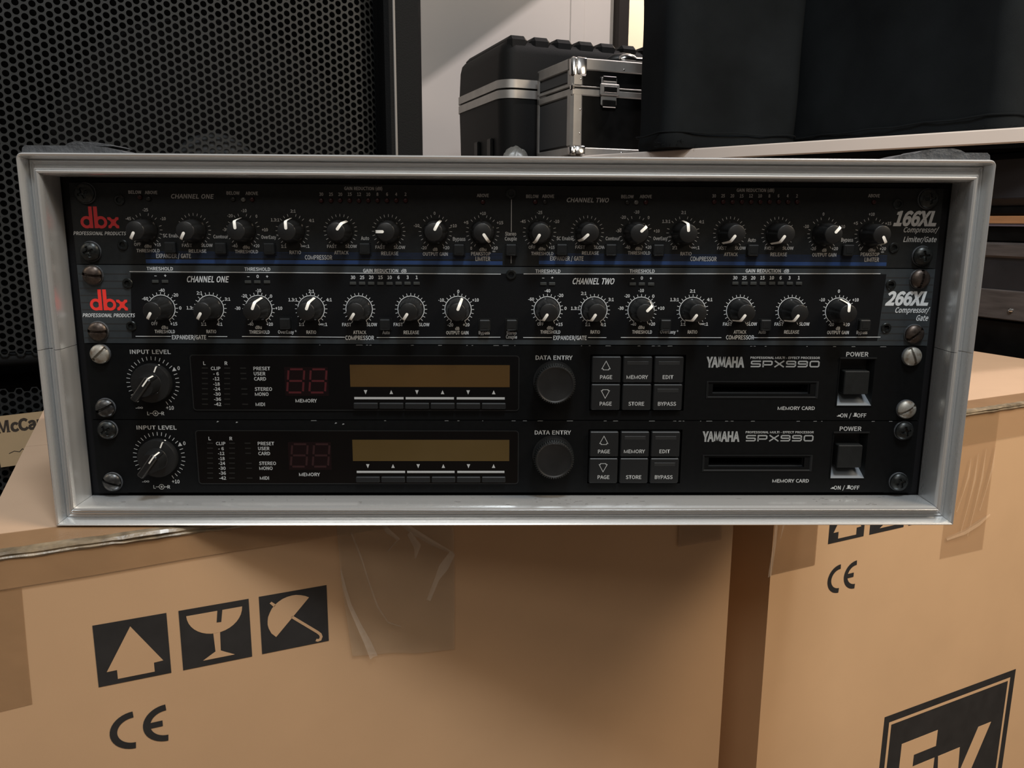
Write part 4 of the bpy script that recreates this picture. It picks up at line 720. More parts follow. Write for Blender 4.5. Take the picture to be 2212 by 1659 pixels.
LETTERS_SPX = [
    ('INPUT LEVEL', -204.7, 39.8, 2.35, 23.0, ''), ('0', -189.4, 30.4, 2.15, 1.4, ''), ('-∞', -213.6, 7.1, 2.06, 4.2, ''), ('+10', -196.1, 7.1, 2.2, 4.5, ''), ('L', -208.7, 3.8, 2.06, 1.3, ''),
    ('R', -200.4, 3.8, 2.06, 1.6, ''), ('L', -174.4, 33.4, 2.02, 1.3, ''), ('R', -162.1, 33.4, 2.02, 1.6, ''), ('MEMORY', -117.5, 11.6, 2.06, 12.3, ''), ('DATA ENTRY', 25.4, 37.1, 2.43, 21.3, ''),
    ('MEMORY CARD', 167.9, 7.5, 2.09, 21.9, ''), ('POWER', 201.1, 39.6, 2.58, 13.0, ''), ('ON / ', 197.5, 3.2, 2.38, 6.6, ''), ('OFF', 206.9, 3.2, 2.38, 5.5, ''), ('PROFESSIONAL MULTI - EFFECT PROCESSOR', 159.2, 37.4, 1.3, 40.4, ''),
    ('CLIP', -168.2, 30.4, 1.89, 5.5, ''), ('- 6', -168.2, 27.3, 1.89, 3.2, ''), ('-12', -168.3, 24.4, 1.9, 3.7, ''), ('-18', -168.3, 21.3, 1.9, 3.7, ''), ('-24', -168.3, 18.4, 1.91, 3.8, ''),
    ('-30', -168.3, 15.4, 1.91, 4.0, ''), ('-36', -168.3, 12.4, 1.92, 4.0, ''), ('-42', -168.4, 9.4, 1.92, 4.0, ''), ('PRESET', -142.0, 30.4, 2.0, 9.5, ''), ('USER', -143.4, 27.4, 2.0, 6.6, ''),
    ('CARD', -143.3, 24.4, 2.01, 6.9, ''), ('STEREO', -141.7, 18.4, 2.02, 9.9, ''), ('MONO', -142.8, 15.4, 2.02, 7.8, ''), ('MIDI', -144.0, 9.4, 2.03, 5.3, ''),
]
LETTERS_KEYS = [
    ('PAGE', 55.6, 26.8, 2.18, 7.0, ''), ('PAGE', 55.8, 11.1, 2.21, 7.0, ''), ('MEMORY', 73.6, 26.9, 2.18, 12.4, ''), ('EDIT', 91.4, 26.9, 2.19, 6.2, ''), ('STORE', 73.6, 11.1, 2.21, 9.2, ''),
    ('BYPASS', 91.5, 11.1, 2.22, 10.6, ''),
]
MODEL_SPX = [
    ('YAMAHA', 124.6, 34.9, 5.98, 22.1, 'B'),
]
MARKS = {'btn166': [(-188.1, 142.7), (-160.5, 142.4), (-133.7, 142.4), (-81.0, 142.6), (-28.7, 142.3), (0.3, 142.5), (28.6, 142.7), (56.1, 142.8), (82.7, 142.8), (135.8, 143.0), (189.6, 143.3)],
 'btn266': [(-127.0, 100.1), (-70.8, 99.8), (-14.5, 99.7), (0.8, 99.8), (88.5, 100.1), (145.7, 100.3), (202.7, 100.5)],
 'hex': [(-214.9, 143.4), (-214.6, 167.6), (0.1, 172.5), (216.3, 144.2), (216.3, 168.2)],
 'hex2': [(-214.0, 122.2), (-214.0, 98.2), (0.4, 128.1), (216.6, 123.4), (216.3, 98.7)],
 'led166': [(-203.2, 169.2), (-198.5, 168.4), (-152.5, 168.5), (-147.0, 168.3), (-142.2, 168.4), (-104.4, 168.1), (-99.1, 168.1), (-94.0, 168.2), (-88.8, 168.2), (-83.7, 168.2), (-78.6, 168.3),
            (-73.5, 168.3), (-68.3, 168.3), (-63.2, 168.4), (-58.1, 168.4), (-15.5, 167.9)],
 'led166b': [(13.5, 168.1), (18.8, 168.2), (64.6, 168.2), (69.5, 168.2), (74.9, 168.3), (113.0, 168.8), (118.0, 168.8), (123.2, 168.8), (128.4, 168.9), (133.6, 168.9), (138.7, 168.9), (143.9, 169.0),
             (149.0, 169.0), (154.2, 169.0), (159.4, 169.1), (202.4, 169.3)],
 'led266': [(-198.6, 123.3), (-193.2, 123.3), (-147.1, 123.3), (-141.9, 123.3), (-136.5, 123.3), (-88.5, 122.8), (-83.4, 122.8), (-78.3, 122.8), (-73.1, 122.8), (-68.0, 122.8), (-62.9, 122.9),
            (-57.9, 122.9), (-52.8, 122.9)],
 'led266b': [(18.6, 123.0), (23.5, 123.0), (69.2, 123.1), (74.3, 123.1), (79.6, 123.1), (127.5, 123.8), (132.8, 123.8), (137.8, 123.8), (143.1, 123.8), (148.4, 123.9), (153.4, 123.9), (158.6, 123.9),
             (163.8, 123.9)],
 'lines266': [(-212.5, 128.7), (-5.4, 128.3), (7.4, 128.5), (210.1, 129.6)],
 'lines266b': [(-212.2, 92.3), (-192.4, 92.3), (-171.3, 92.3), (-160.6, 92.3), (-152.3, 92.4), (-94.1, 92.2), (-76.0, 92.1), (-5.5, 92.5), (7.5, 92.4), (23.9, 92.4), (44.6, 92.5), (55.2, 92.5),
               (63.5, 92.6), (121.4, 92.7), (139.6, 92.7), (213.6, 93.3)]}

def letters(parent, table, mt, z0=0, name='panel_lettering', y=-.06):
    m = M()
    for s, x, z, h, w, st in table:
        big = h > 2.2 and name == 'panel_lettering'; q = M() if big or name != 'panel_lettering' else m
        text(q, s, x, z-z0, h, w, st, y)
        if q is not m: q.build('section_title' if big else name, mt, parent, sharp=180)
    if m.v: m.build(name, mt, parent, sharp=180)['kind'] = 'stuff'     # several hundred characters a few pixels high
def db_logo(parent, x0, z0, mt, s=.2655):
    """lower-case three-letter logo in heavy strokes; x0, z0 is its lower left corner"""
    m = M(); Q = lambda l: [(x0+x*s, z0+z*s) for x, z in l]; y = -.07
    def ring(cx, cz, R, r):
        n = 28; vs = [(x0+(cx+R*cos(2*pi*i/n))*s, y, z0+(cz+R*sin(2*pi*i/n))*s) for i in range(n)]+[(x0+(cx+r*cos(2*pi*i/n))*s, y, z0+(cz+r*sin(2*pi*i/n))*s) for i in range(n)]
        m.add(vs, [(i,(i+1)%n,n+(i+1)%n,n+i) for i in range(n)])
    ring(13, 12, 12.6, 6.6); m.poly(Q([(18.6,0),(25.8,0),(25.8,44),(18.6,44)]), y-.005)
    ring(42.5, 12, 12.6, 6.6); m.poly(Q([(28.6,0),(36.4,0),(36.4,44),(28.6,44)]), y-.005)
    m.poly(Q([(56,22.5),(62,22.5),(65.5,18.2),(70,18.2),(73.5,22.5),(79,22.5),(79,17.8),(74.6,15.2),(72.6,11.5),(74.6,8),(79,5.2),(79,0),(73.5,0),(70,5),(65.5,5),(62,0),(57,0),(57,5.2),(61.2,8),(63.2,11.5),(61.2,15.2),(56,17.8)]), y)
    return m.build('brand_logo', mt, parent, sharp=180)
UB = -.8                                                      # underside of the lowest unit

def base_unit(name, label, z0, hgt, depth, pm, holes=()):
    t = thing(name, label, 'audio unit', W(0, 0, z0))
    m = M(); plate(m, -241.3, 241.3, .25, hgt-.25, list(holes), 0, 2.6); m.build('faceplate', pm, t)
    M().box(-218, 218, 26, depth, 1.2, hgt-1.2).build('chassis', black_shell, t)
    return t
# ---- top unit
U = 44.45
z1 = UB+3*U
u1 = base_unit('compressor', 'topmost black rack unit with dull red logo, blue stripe and eight knobs per channel', z1, U, 150, panel_166)
letters(u1, LETTERS_166, grey_ink, z1); letters(u1, MODEL_166, grey_ink, z1, 'model_name', -.08)
db_logo(u1, -237.0, 152.4-z1, red_dark)
m = M(); m.poly(sq(-203, -4.5, 135.5-z1, 133.4-z1), -.04); m.poly(sq(16, 213, 136.0-z1, 133.9-z1), -.04)
for i in range(5):
    for a, b in ((-203,-4.5),(16,213)): zz = 136.6-z1+i*.75; m.poly(sq(a,b,zz+.14,zz), -.04)
m.build('blue_stripe', blue_ink, u1)
m = M(); m.ribbon([(.35,169.3-z1),(.35,151.7-z1)], .35, -.06); m.ribbon([(.35,138.9-z1),(.35,134.3-z1)], .35, -.06); m.build('divider_line', grey_ink, u1)
K1 = [-201.8,-175.1,-148.1,-121,-94.5,-67.8,-41.9,-15.6]; K2 = [16.1,42.8,69.6,96.4,122.7,149.8,175.9,202.6]
A1 = [-152,-152,-4,-2,37,-90,28,145]; A2 = [-150,-132,47,-6,-143,-145,40,152]
SK = [{0,60,-60},set(),{0,45,-45,90,-90},{0,60,-60},set(),set(),{0,60,-60},{0,60,-60}]
for KX, AG in ((K1,A1),(K2,A2)):
    for i, x in enumerate(KX):
        m = M(); ticks(m, x, 151.6-z1, 7.9, 9.3, [a for a in range(-150,151,15) if a not in SK[i]], .28); m.build('knob_scale', grey_ink, u1)
        knob(u1, x, 151.6-z1, AG[i])
for x, z in MARKS['btn166']: button(u1, x, z-z1-.6)
for L in ('led166','led166b'):
    for i, (x, z) in enumerate(MARKS[L]): led(u1, x, z-z1, led_dim if i in (1,2) else led_clear if i == 3 else led_red)
for x, z in MARKS['hex']: hex_screw(u1, x, z-z1)
for x in (-232.6, 232.6):
    for z in (38.6, 7.1): screw(u1, x, z, 'cross', screw_black, 20 if x < 0 else 8)
# ---- second unit
z2 = UB+2*U
u2 = base_unit('compressor', 'second rack unit from the top with bright red logo, white-ringed knobs and grooved charcoal ends', z2, U, 150, panel_266)
m = M(); m.poly([(-212,127.9-z2),(213.5,129.3-z2),(213.5,127-z2),(211.9,91.0-z2),(-214.5,91.0-z2)], -.03); m.build('printed_field', ink_black, u2)
letters(u2, LETTERS_266, white_ink, z2); letters(u2, MODEL_266, white_ink, z2, 'model_name', -.08)
db_logo(u2, -236.2, 107.0-z2, red_ink)
m = M()
for a, b in ((-241,-213.5),(212.8,241)):
    for i in range(10): m.ribbon([(a,3.2+i*4.0),(b,3.2+i*4.0)], .7, -.02)
    m.build('groove_lines', groove_ink, u2)['kind'] = 'stuff'; m = M()
m = M(); b = MARKS['lines266']; m.ribbon([(b[0][0],b[0][1]-z2),(b[1][0],b[1][1]-z2)], .36, -.06); m.ribbon([(b[2][0],b[2][1]-z2),(b[3][0],b[3][1]-z2)], .36, -.06)
b = MARKS['lines266b']
for i in range(0, len(b), 2): m.ribbon([(b[i][0],b[i][1]-z2),(b[i+1][0],b[i+1][1]-z2)], .36, -.06)
m.build('section_lines', white_ink, u2)
K1 = [-196.3,-169.1,-142.0,-112.5,-85.5,-56.2,-29.6]; K2 = [21.0,47.7,74.5,103.9,130.9,160.6,187.8]
A1 = [-150,-150,22,21,-148,-147,21]; A2 = [-147,-147,44,-144,-144,-144,0]
for KX, AG in ((K1,A1),(K2,A2)):
    for i, x in enumerate(KX):
        m = M(); ticks(m, x, 108.3-z2, 7.4, 9.1, range(-135,136,15), .3); m.ribbon(arc(x,108.3-z2,7.45,-150,150,48), .42, -.06)
        for a in (-150,150):
            t = radians(a); p = (x+7.4*sin(t), 108.3-z2+7.4*cos(t)); m.ribbon([p, (p[0]+.75*(1 if a>0 else -1), p[1]-1.5)], .3, -.06)
        m.build('knob_scale', white_ink, u2); knob(u2, x, 108.3-z2, AG[i])
for x, z in MARKS['btn266']: button(u2, x, z-z2)
for L in ('led266','led266b'):
    for x, z in MARKS[L]: led(u2, x, z-z2, led_box, 'rect')
for x, z in MARKS['hex2']: hex_screw(u2, x, z-z2)
for x, z, dg in ((-232.6,38.6,-8),(-232.6,7.1,-3),(232.6,38.6,82),(232.6,7.1,38)): screw(u2, x, z, 'slot', screw_brown, dg)
# ---- effects processors
def wide_logo(m, s, x, z, h, w, gap, st, y):
    for ch in s:
        a = st/2; L, R, B, T, C = x+a, x+w-a, z+a, z+h-a, z+h/2; r = .55
        if ch == 'S': p = [(R+a,T),(L+r,T),(L,T-r*.6),(L,C+r*.4),(L+r,C),(R-r,C),(R,C-r*.4),(R,B+r*.6),(R-r,B),(L-a,B)]
        if ch == 'P': p = [(L,z),(L,T),(R-r,T),(R,T-r*.6),(R,C-.1),(R-r,C-.5),(L,C-.5)]
        if ch == '9': p = [(L-a,B),(R-r,B),(R,B+r),(R,T-r*.6),(R-r,T),(L+r,T),(L,T-r*.6),(L,C+r*.4),(L+r,C),(R,C)]
        if ch == '0': m.ribbon([(L+r,B),(R-r,B),(R,B+r),(R,T-r),(R-r,T),(L+r,T),(L,T-r),(L,B+r)], st, y, closed=True)
        elif ch == 'X': m.ribbon([(L-.2,z+.1),(R+.2,z+h-.1)], st, y); m.ribbon([(L-.2,z+h-.1),(R+.2,z+.1)], st, y-.01)
        else: m.ribbon(p, st, y)
        x += w+gap
def effects(z0, label, screws, first=None):
    SLOT = (118.1,175.2,15.9,21.9); POW = (191.6,211.8,9.2,36.8); KEY = (46.3,101.6,5.9,38.9)
    t = base_unit('effects_processor', label, z0, U, 315, panel_spx, [SLOT, POW, KEY])
    t['group'] = 'twin effects processors'
    inwin = lambda q: -182 < q[1] < 5                          # the window stands half a millimetre proud
    letters(t, [q for q in LETTERS_SPX if inwin(q)], spx_ink, 0, y=-.57); letters(t, [q for q in LETTERS_SPX if not inwin(q)], spx_ink, 0)
    m = M(); 
    for s, x, z, h, w, stl in MODEL_SPX: text(m, s, x, z, h, w, stl, -.08)
    m.build('brand_name', spx_model, t, sharp=180)
    m = M(); wide_logo(m, 'SPX990', 139.4, 31.8, 3.9, 5.85, 1.0, .78, -.08); m.build('model_name', spx_model, t, sharp=180)
    # input level: tick ring, disc, bar handle with pointer marks
    kx, kz = -204.6, 22.0
    m = M(); ticks(m, kx, kz, 13.0, 15.1, [a for a in range(-140,151,10) if a != 60], .36)
    m.poly([(kx+11.4,kz+6.5),(kx+13.9,kz+6.9),(kx+12.6,kz+9.0)], -.06)
    a = (kx, 3.8); m.ribbon([(a[0]-3.4,a[1]),(a[0]-1.6,a[1])], .35, -.06); m.ribbon([(a[0]+1.6,a[1]),(a[0]+3.4,a[1])], .35, -.06)
    m.ribbon([(a[0]+1.45*cos(2*pi*i/16),a[1]+1.45*sin(2*pi*i/16)) for i in range(16)], .35, -.06, closed=True); disc(m,a[0],a[1],.62,-.06,12)
    m.build('level_scale', spx_ink, t)
    k = M().lathe(0,0,[(11.3,0),(11.3,-3.2),(10.9,-4.2),(6.6,-4.6),(6.4,-5)],64).build('level_dial', knob_black, t, loc=mmv(kx,0,kz))
    m = M(); m.lathe(0,0,[(6.3,-4.6),(5.9,-9),(5.5,-14)],36); m.cbox(-2.0,2.0,-15.6,-4.7,-9.4,6.4,.7); h = m.build('level_handle', knob_black, k, sharp=40); h.rotation_euler = (0, radians(37), 0)
    m = M(); m.ribbon([(0,1.0),(0,6.3)], .8, -15.72); m.add([(-.4,-15.7,6.5),(.4,-15.7,6.5),(.4,-9,6.95),(-.4,-9,6.95)],[(0,1,2,3)]); p = m.build('handle_pointer', white_plastic, k); p.rotation_euler = (0, radians(37), 0)
    m = M(); m.ribbon([(0,7.4),(0,10.9)], .75, -4.75); m.add([(-.4,-4.3,10.95),(.4,-4.3,10.95),(.4,-.5,11.4),(-.4,-.5,11.4)],[(0,1,2,3)]); p = m.build('dial_pointer', white_plastic, k); p.rotation_euler = (0, radians(24), 0)
    # smoked display window
    m = M(); x0,x1,a0,a1 = -182.3,5.2,5.9,38.1; r = 1.6
    rr = [(x1-r+r*sin(radians(a)), a1-r+r*cos(radians(a))) for a in (0,30,60,90)]+[(x1-r+r*cos(radians(a)), a0+r-r*sin(radians(a))) for a in (0,30,60,90)]+[(x0+r-r*sin(radians(a)), a0+r-r*cos(radians(a))) for a in (0,30,60,90)]+[(x0+r-r*cos(radians(a)), a1-r+r*sin(radians(a))) for a in (0,30,60,90)]
    win = m.prism(rr, -.5, .1).build('display_window', win_black, t, sharp=25)
    m = M(); m.ribbon(rr, .55, -.54, closed=True); m.build('window_rim', button_black, t)
    for row in range(8):
        for xx in (-174.3,-161.6): led(t, xx-.19*row, 30.6-row*3.03, led_dim, 'flat').location.y = -.0006
    for zz in (30.6,27.5,24.5,18.4,15.4,9.4): led(t, -152.6, zz, led_dim, 'flat').location.y = -.0006
    M().box(-129.3,-104.4,-.56,-.5,14.4,31.3).build('digit_window', seg_back, t)
    m = M()
    for dx in (0, 12.7):
        b0, s = -128.2+dx, .105; W_, H_ = 9.0, 13.6; o = (0,)
        Q = lambda l: [(b0+x+z*s, 16.4+z) for x, z in l]
        for seg in ([(.9,0),(W_-.9,0)],[(.9,H_/2),(W_-.9,H_/2)],[(.9,H_),(W_-.9,H_)],[(0,.7),(0,H_/2-.7)],[(0,H_/2+.7),(0,H_-.7)],[(W_,.7),(W_,H_/2-.7)],[(W_,H_/2+.7),(W_,H_-.7)]):
            m.ribbon(Q(seg), 1.15, -.6)
    m.build('digit_segments', seg_red if first is None else seg_dim, t)
    M().box(-91.8,-.1,-.6,-.5,19.8,32.7).build('text_display', lcd_amber if first is None else lcd_olive, t)
    m = M()
    for i in range(6):
        cx = -83.2+14.78*i; up = i % 2; m.poly([(cx-1.0,15.6 if up else 17.9),(cx+1.0,15.6 if up else 17.9),(cx,17.9 if up else 15.4)], -.62)
    for a, b in ((-89.8,-61.4),(-60.2,-32.3),(-30.7,-2.9)): m.ribbon([(a,13.15),(b,13.15)], 1.35, -.62)
    m.build('button_legend_bars', spx_ink, t)
    for i in range(6):
        a = -90.1+14.78*i; M().cbox(a, a+13.9, -2.6, 0, 7.3, 10.6, .35).build('soft_button', key_black, t)
    # data entry dial with beaded edge
    m = M(); m.lathe(0,0,[(12.1,0),(12.1,-.8)],48); m.lathe(0,0,[(10.9,-.6),(11.3,-1.6),(11.3,-9.8)],144,lambda tt,j: 1-(.035 if j else 0)*(.5+.5*cos(48*tt)))
    m.lathe(0,0,[(11.0,-9.7),(10.6,-10.3),(10.2,-10.4),(9.6,-10.0),(9.3,-9.9)],64); dd = m.build('data_dial', knob_black, t, loc=mmv(25.6,0,23.2), sharp=30)
    m = M()
    for i in range(52): a = 2*pi*i/52; m.tube([(10.55*sin(a),-10.25,10.55*cos(a)),(11.35*sin(a),-9.2,11.35*cos(a)),(11.4*sin(a),-6.5,11.4*cos(a))], [.25,.42,.42], 6)
    m.build('knurling', screw_black, dd)['kind'] = 'stuff'
    # six square keys in a shallow well
    m = M(); well(m, KEY, KEY, 0, 3.5); m.build('key_well', ink_black, t)
    for r_, zz in enumerate((30.45, 14.3)):
        for c_ in range(3):
            cx = 55.4+18.05*c_; kk = M().cbox(cx-8.4, cx+8.4, -2.2, 3.2, zz-7.65, zz+7.65, .55).build('push_key', key_black, t)
            if (r_, c_) in ((0,1),(0,2),(1,2)): M().cbox(cx-6.2, cx+6.2, -2.3, -2.15, zz+2.9, zz+5.0, .1).build('key_light', key_lens, kk)
    m = M()
    for tx, x, z, h, w, stl in LETTERS_KEYS: text(m, tx, x-.2, z-.6, h, w, stl, -2.26)
    for zz, sg in ((32.6,1),(16.6,-1)):
        cx = 55.2; m.ribbon([(cx-2.4,zz-sg*1.6),(cx,zz+sg*2.9),(cx+2.4,zz-sg*1.6),(cx+1.6,zz-sg*1.6),(cx+1.6,zz-sg*2.2),(cx-1.6,zz-sg*2.2),(cx-1.6,zz-sg*1.6)], .32, -2.27, closed=True)
    m.build('key_lettering', spx_ink, t, sharp=180)['kind'] = 'stuff'
    # memory card slot
    m = M(); plate(m,114.4,179.9,13.3,23.5,[(115.1,179.0,14.0,22.9)],-.25,0); m.build('slot_bezel', key_black, t)
    m = M(); well(m,(115.1,179.0,14.0,22.9),(118.3,175.0,16.4,21.7),-.5,3.0,False); well(m,(118.3,175.0,16.4,21.7),(118.4,174.9,16.5,21.6),3.0,18); m.build('card_slot', key_black, t)
    # power switch in its recess
    m = M(); plate(m,191.0,212.4,8.6,37.4,[(191.6,211.8,9.2,36.8)],-.3,0); m.build('switch_bezel', panel_spx, t)
    M().box(191.0,212.4,-.75,-.3,37.0,37.9).build('switch_hood', key_black, t)
    m = M(); well(m,(191.6,211.8,9.2,36.8),(193.2,210.2,15.6,36.0),-.3,7.5); m.f.pop(0); m.mi.pop(0); m.build('switch_recess', button_black, t)
    m = M(); m.add([(191.6,-.3,9.2),(211.8,-.3,9.2),(210.2,7.5,15.6),(193.2,7.5,15.6)],[(0,1,2,3)]); m.build('recess_ramp', ramp_lit, t)
    M().cbox(194.1,208.6,-1.9,7.3,16.2,29.9,.45).build('power_button', panel_166, t)
    m = M(); m.box(192.3,194.8,-.1,-.04,2.5,2.9); m.box(193.0,194.3,-.1,-.04,2.9,3.5); m.box(201.8,204.2,-.1,-.04,2.5,2.9); m.box(202.4,203.9,-.1,-.04,2.9,4.7)
    m.build('switch_symbols', spx_ink, t)
    for x, z, kind, mt, dg in screws: screw(t, x, z, kind, mt, dg)
    # paint chips along the bare edge
    m = M(); rnd = random.Random(int(z0)+3)
    for i in range(26):
        cx = rnd.uniform(-120,225); w = rnd.uniform(.5,4); m.poly([(cx,U-.55),(cx+w,U-.5),(cx+w*.9,U-.28),(cx+.2,U-.3)], -.05)
    for cx, zz in (((-170,43.0),(-159,42.6),(-101.8,42.2),(-97.5,41.6)) if first else ()): m.poly([(cx,zz),(cx+.9,zz+.1),(cx+1.5,zz+.5),(cx+.6,zz+.8)], -.05)
    m.build('paint_chips', spx_model, t)['kind'] = 'stuff'
    return t
e1 = effects(UB+U, 'upper of the two black effects processors, amber display and three silver slotted screws', [(-232.6,38.6,'slot',screw_silver,42),(-232.6,7.1,'slot',screw_dark,25),(232.6,38.6,'slot',screw_silver,-66),(232.6,7.1,'slot',screw_silver,30)])
e2 = effects(UB, 'lowest rack unit, black effects processor with dark cross-head screws and olive-tinged display', [(-232.6,38.6,'cross',screw_black,30),(-232.6,7.1,'slot',screw_dark,-18),(232.6,38.6,'cross',screw_black,12),(232.6,7.1,'cross',screw_black,18)], e1)

# ================================================================== loudspeaker behind
SA = radians(23.2)
spk = thing('loudspeaker', 'tall black loudspeaker behind the rack with a curved perforated metal grille', 'loudspeaker', W(-100, 590, -FLOOR), SA)
def sz_(z): return z+FLOOR
TOP = 640
m = M(); m.cbox(-760, 0, 30, 520, 0, sz_(TOP), 8)
m.build('cabinet', cab_m, spk)
m = M(); m.cbox(-46, 0, -6, 34, 0, sz_(TOP), 5); m.cbox(-760,-722,-6,34,0,sz_(TOP),5); m.cbox(-722,-46,-6,34,sz_(TOP-30),sz_(TOP),5); m.cbox(-722,-46,-6,34,0,60,5); m.build('front_frame', cab_m, spk)
M().cbox(-36.5,-33.5,-7.6,-5.6,62,sz_(TOP-32),.8).build('edge_highlight', edge_line, spk)  # painted highlight line on the right rim
def grille(zlo, zhi, y0, name):
    p = 8.5; cw = p*.8660254; r = 3.3; n = 12; uL, uR = -722, -46
    def surf(u, z):
        y = y0; e = uR-u; 
        if e < 34: y = y0 + (34-e)**2*.028
        bow = -10*sin(pi*min(1,max(0,(u-uL)/(uR-uL)))); 
        return (u, y+bow, z)
    vs = []; fs = []; nc = int((uR-uL)/cw); nrow = int((zhi-zlo)/p)
    for i in range(nc):
        u = uL+cw/2+i*cw
        for j in range(nrow):
            z = zlo+p/2+j*p+(p/2 if i % 2 else 0); b = len(vs)
            for k in range(6):
                a = radians(60*k); vs.append(surf(u+p/math.sqrt(3)*cos(a), z+p/math.sqrt(3)*sin(a)))
            for k in range(n):
                a = radians(30*k); vs.append(surf(u+r*cos(a), z+r*sin(a)))
            for k in range(n):
                a = radians(30*k); q = surf(u+r*cos(a), z+r*sin(a)); vs.append((q[0], q[1]+1.6, q[2]))
            for k in range(6):
                h0, h1, h2 = b+6+2*k, b+6+(2*k+1), b+6+(2*k+2)%12
                fs.append((b+k, h0, h1)); fs.append((b+k, h1, b+(k+1)%6)); fs.append((b+(k+1)%6, h1, h2))
            for k in range(n): fs.append((b+6+k, b+6+(k+1)%n, b+18+(k+1)%n, b+18+k))
    mm_ = M(); mm_.add(vs, fs); mm_.xf(lambda x,y,z:(x,y,sz_(z)))
    return mm_.build(name, grille_m, spk, sharp=50)
grille(14, 610, 0, 'grille'); grille(-300, -22, 14, 'grille')
m = M(); m.tube([(-722,2,sz_(9)),(-46,2,sz_(9))], 8, 12); m.build('grille_lip', cab_m, spk)
m = M(); m.box(-722,-46,28,30,60,sz_(TOP-30)); m.build('baffle', baffle_m, spk)
m = M(); m.lathe(0,0,[(175,20),(170,10),(160,14),(90,27),(62,27),(62,26)],64); wc = m.build('woofer_cone', cone_m, spk, loc=mmv(-242.7, 0, sz_(201.9)))
M().lathe(0,0,[(52,25),(50,10),(42,4),(30,0),(15,-2.5),(1,-3.2)],48).build('dust_cap', cap_m, wc)
# paper label on the lower grille
m = M(); m.xf(lambda x,y,z:(x,y,z)); m.add([(-486,0,-3),(-396,0,1),(-395,0,-55),(-484,0,-59),(-486,.8,-3),(-396,.8,1),(-395,.8,-55),(-484,.8,-59)],[(3,2,1,0),(4,5,6,7),(0,1,5,4),(1,2,6,5),(2,3,7,6),(3,0,4,7)])
lab = m.build('maker_label', label_m, spk, loc=mmv(0,-8.5,sz_(-48)))
m = M(); text(m, 'McCauley', -450, -12.5, 13, 66, 'B', -.1)
for q in (-482.5,-473.6): m.box(q-1.0,q+2.4,-.12,-.08,-19.4,-18.3)
m.ribbon([(-475,-43),(-470,-41),(-465,-42.5),(-462,-39.5),(-458,-44),(-452,-39.5),(-448,-43),(-442,-40),(-436,-42)], .8, -.12)
m.ribbon([(-445,-26),(-439,-25),(-440,-31),(-442,-40),(-440,-41),(-437,-31),(-435,-26),(-430,-25.5),(-429,-30),(-435,-34)], .8, -.12)
m.xf(lambda x,y,z: (x, y, z+(x+441)*.045))
m.build('label_writing', label_ink, lab, sharp=180)

# ================================================================== white table with cases on it
TD = math.atan2(195.6, -188.5)
tf = W(688.2, 642.8, 0)
tb = thing('table', 'long white-edged table top under the black covers and the flight case', 'table', Vector((tf.x, tf.y, 0)), TD)
M().cbox(-420, 1150, -760, 0, sz_(262), sz_(282), 2).build('table_top', table_m, tb)
M().box(-415, 1145, -755, -2.5, sz_(256), sz_(262)).build('shade_sheet', baffle_m, tb)  # dark sheet added to paint the shade under the table top
for u in (420, 1090):
    for v in (-60, -700):
        if (u, v) != (420, -60): M().cbox(u-18, u+18, v-18, v+18, 0, sz_(262), 2).build('leg', post_m, tb)
for v in (-60, -700): M().cbox(-400, -364, v-18, v+18, 0, sz_(262), 2).build('leg', post_m, tb)

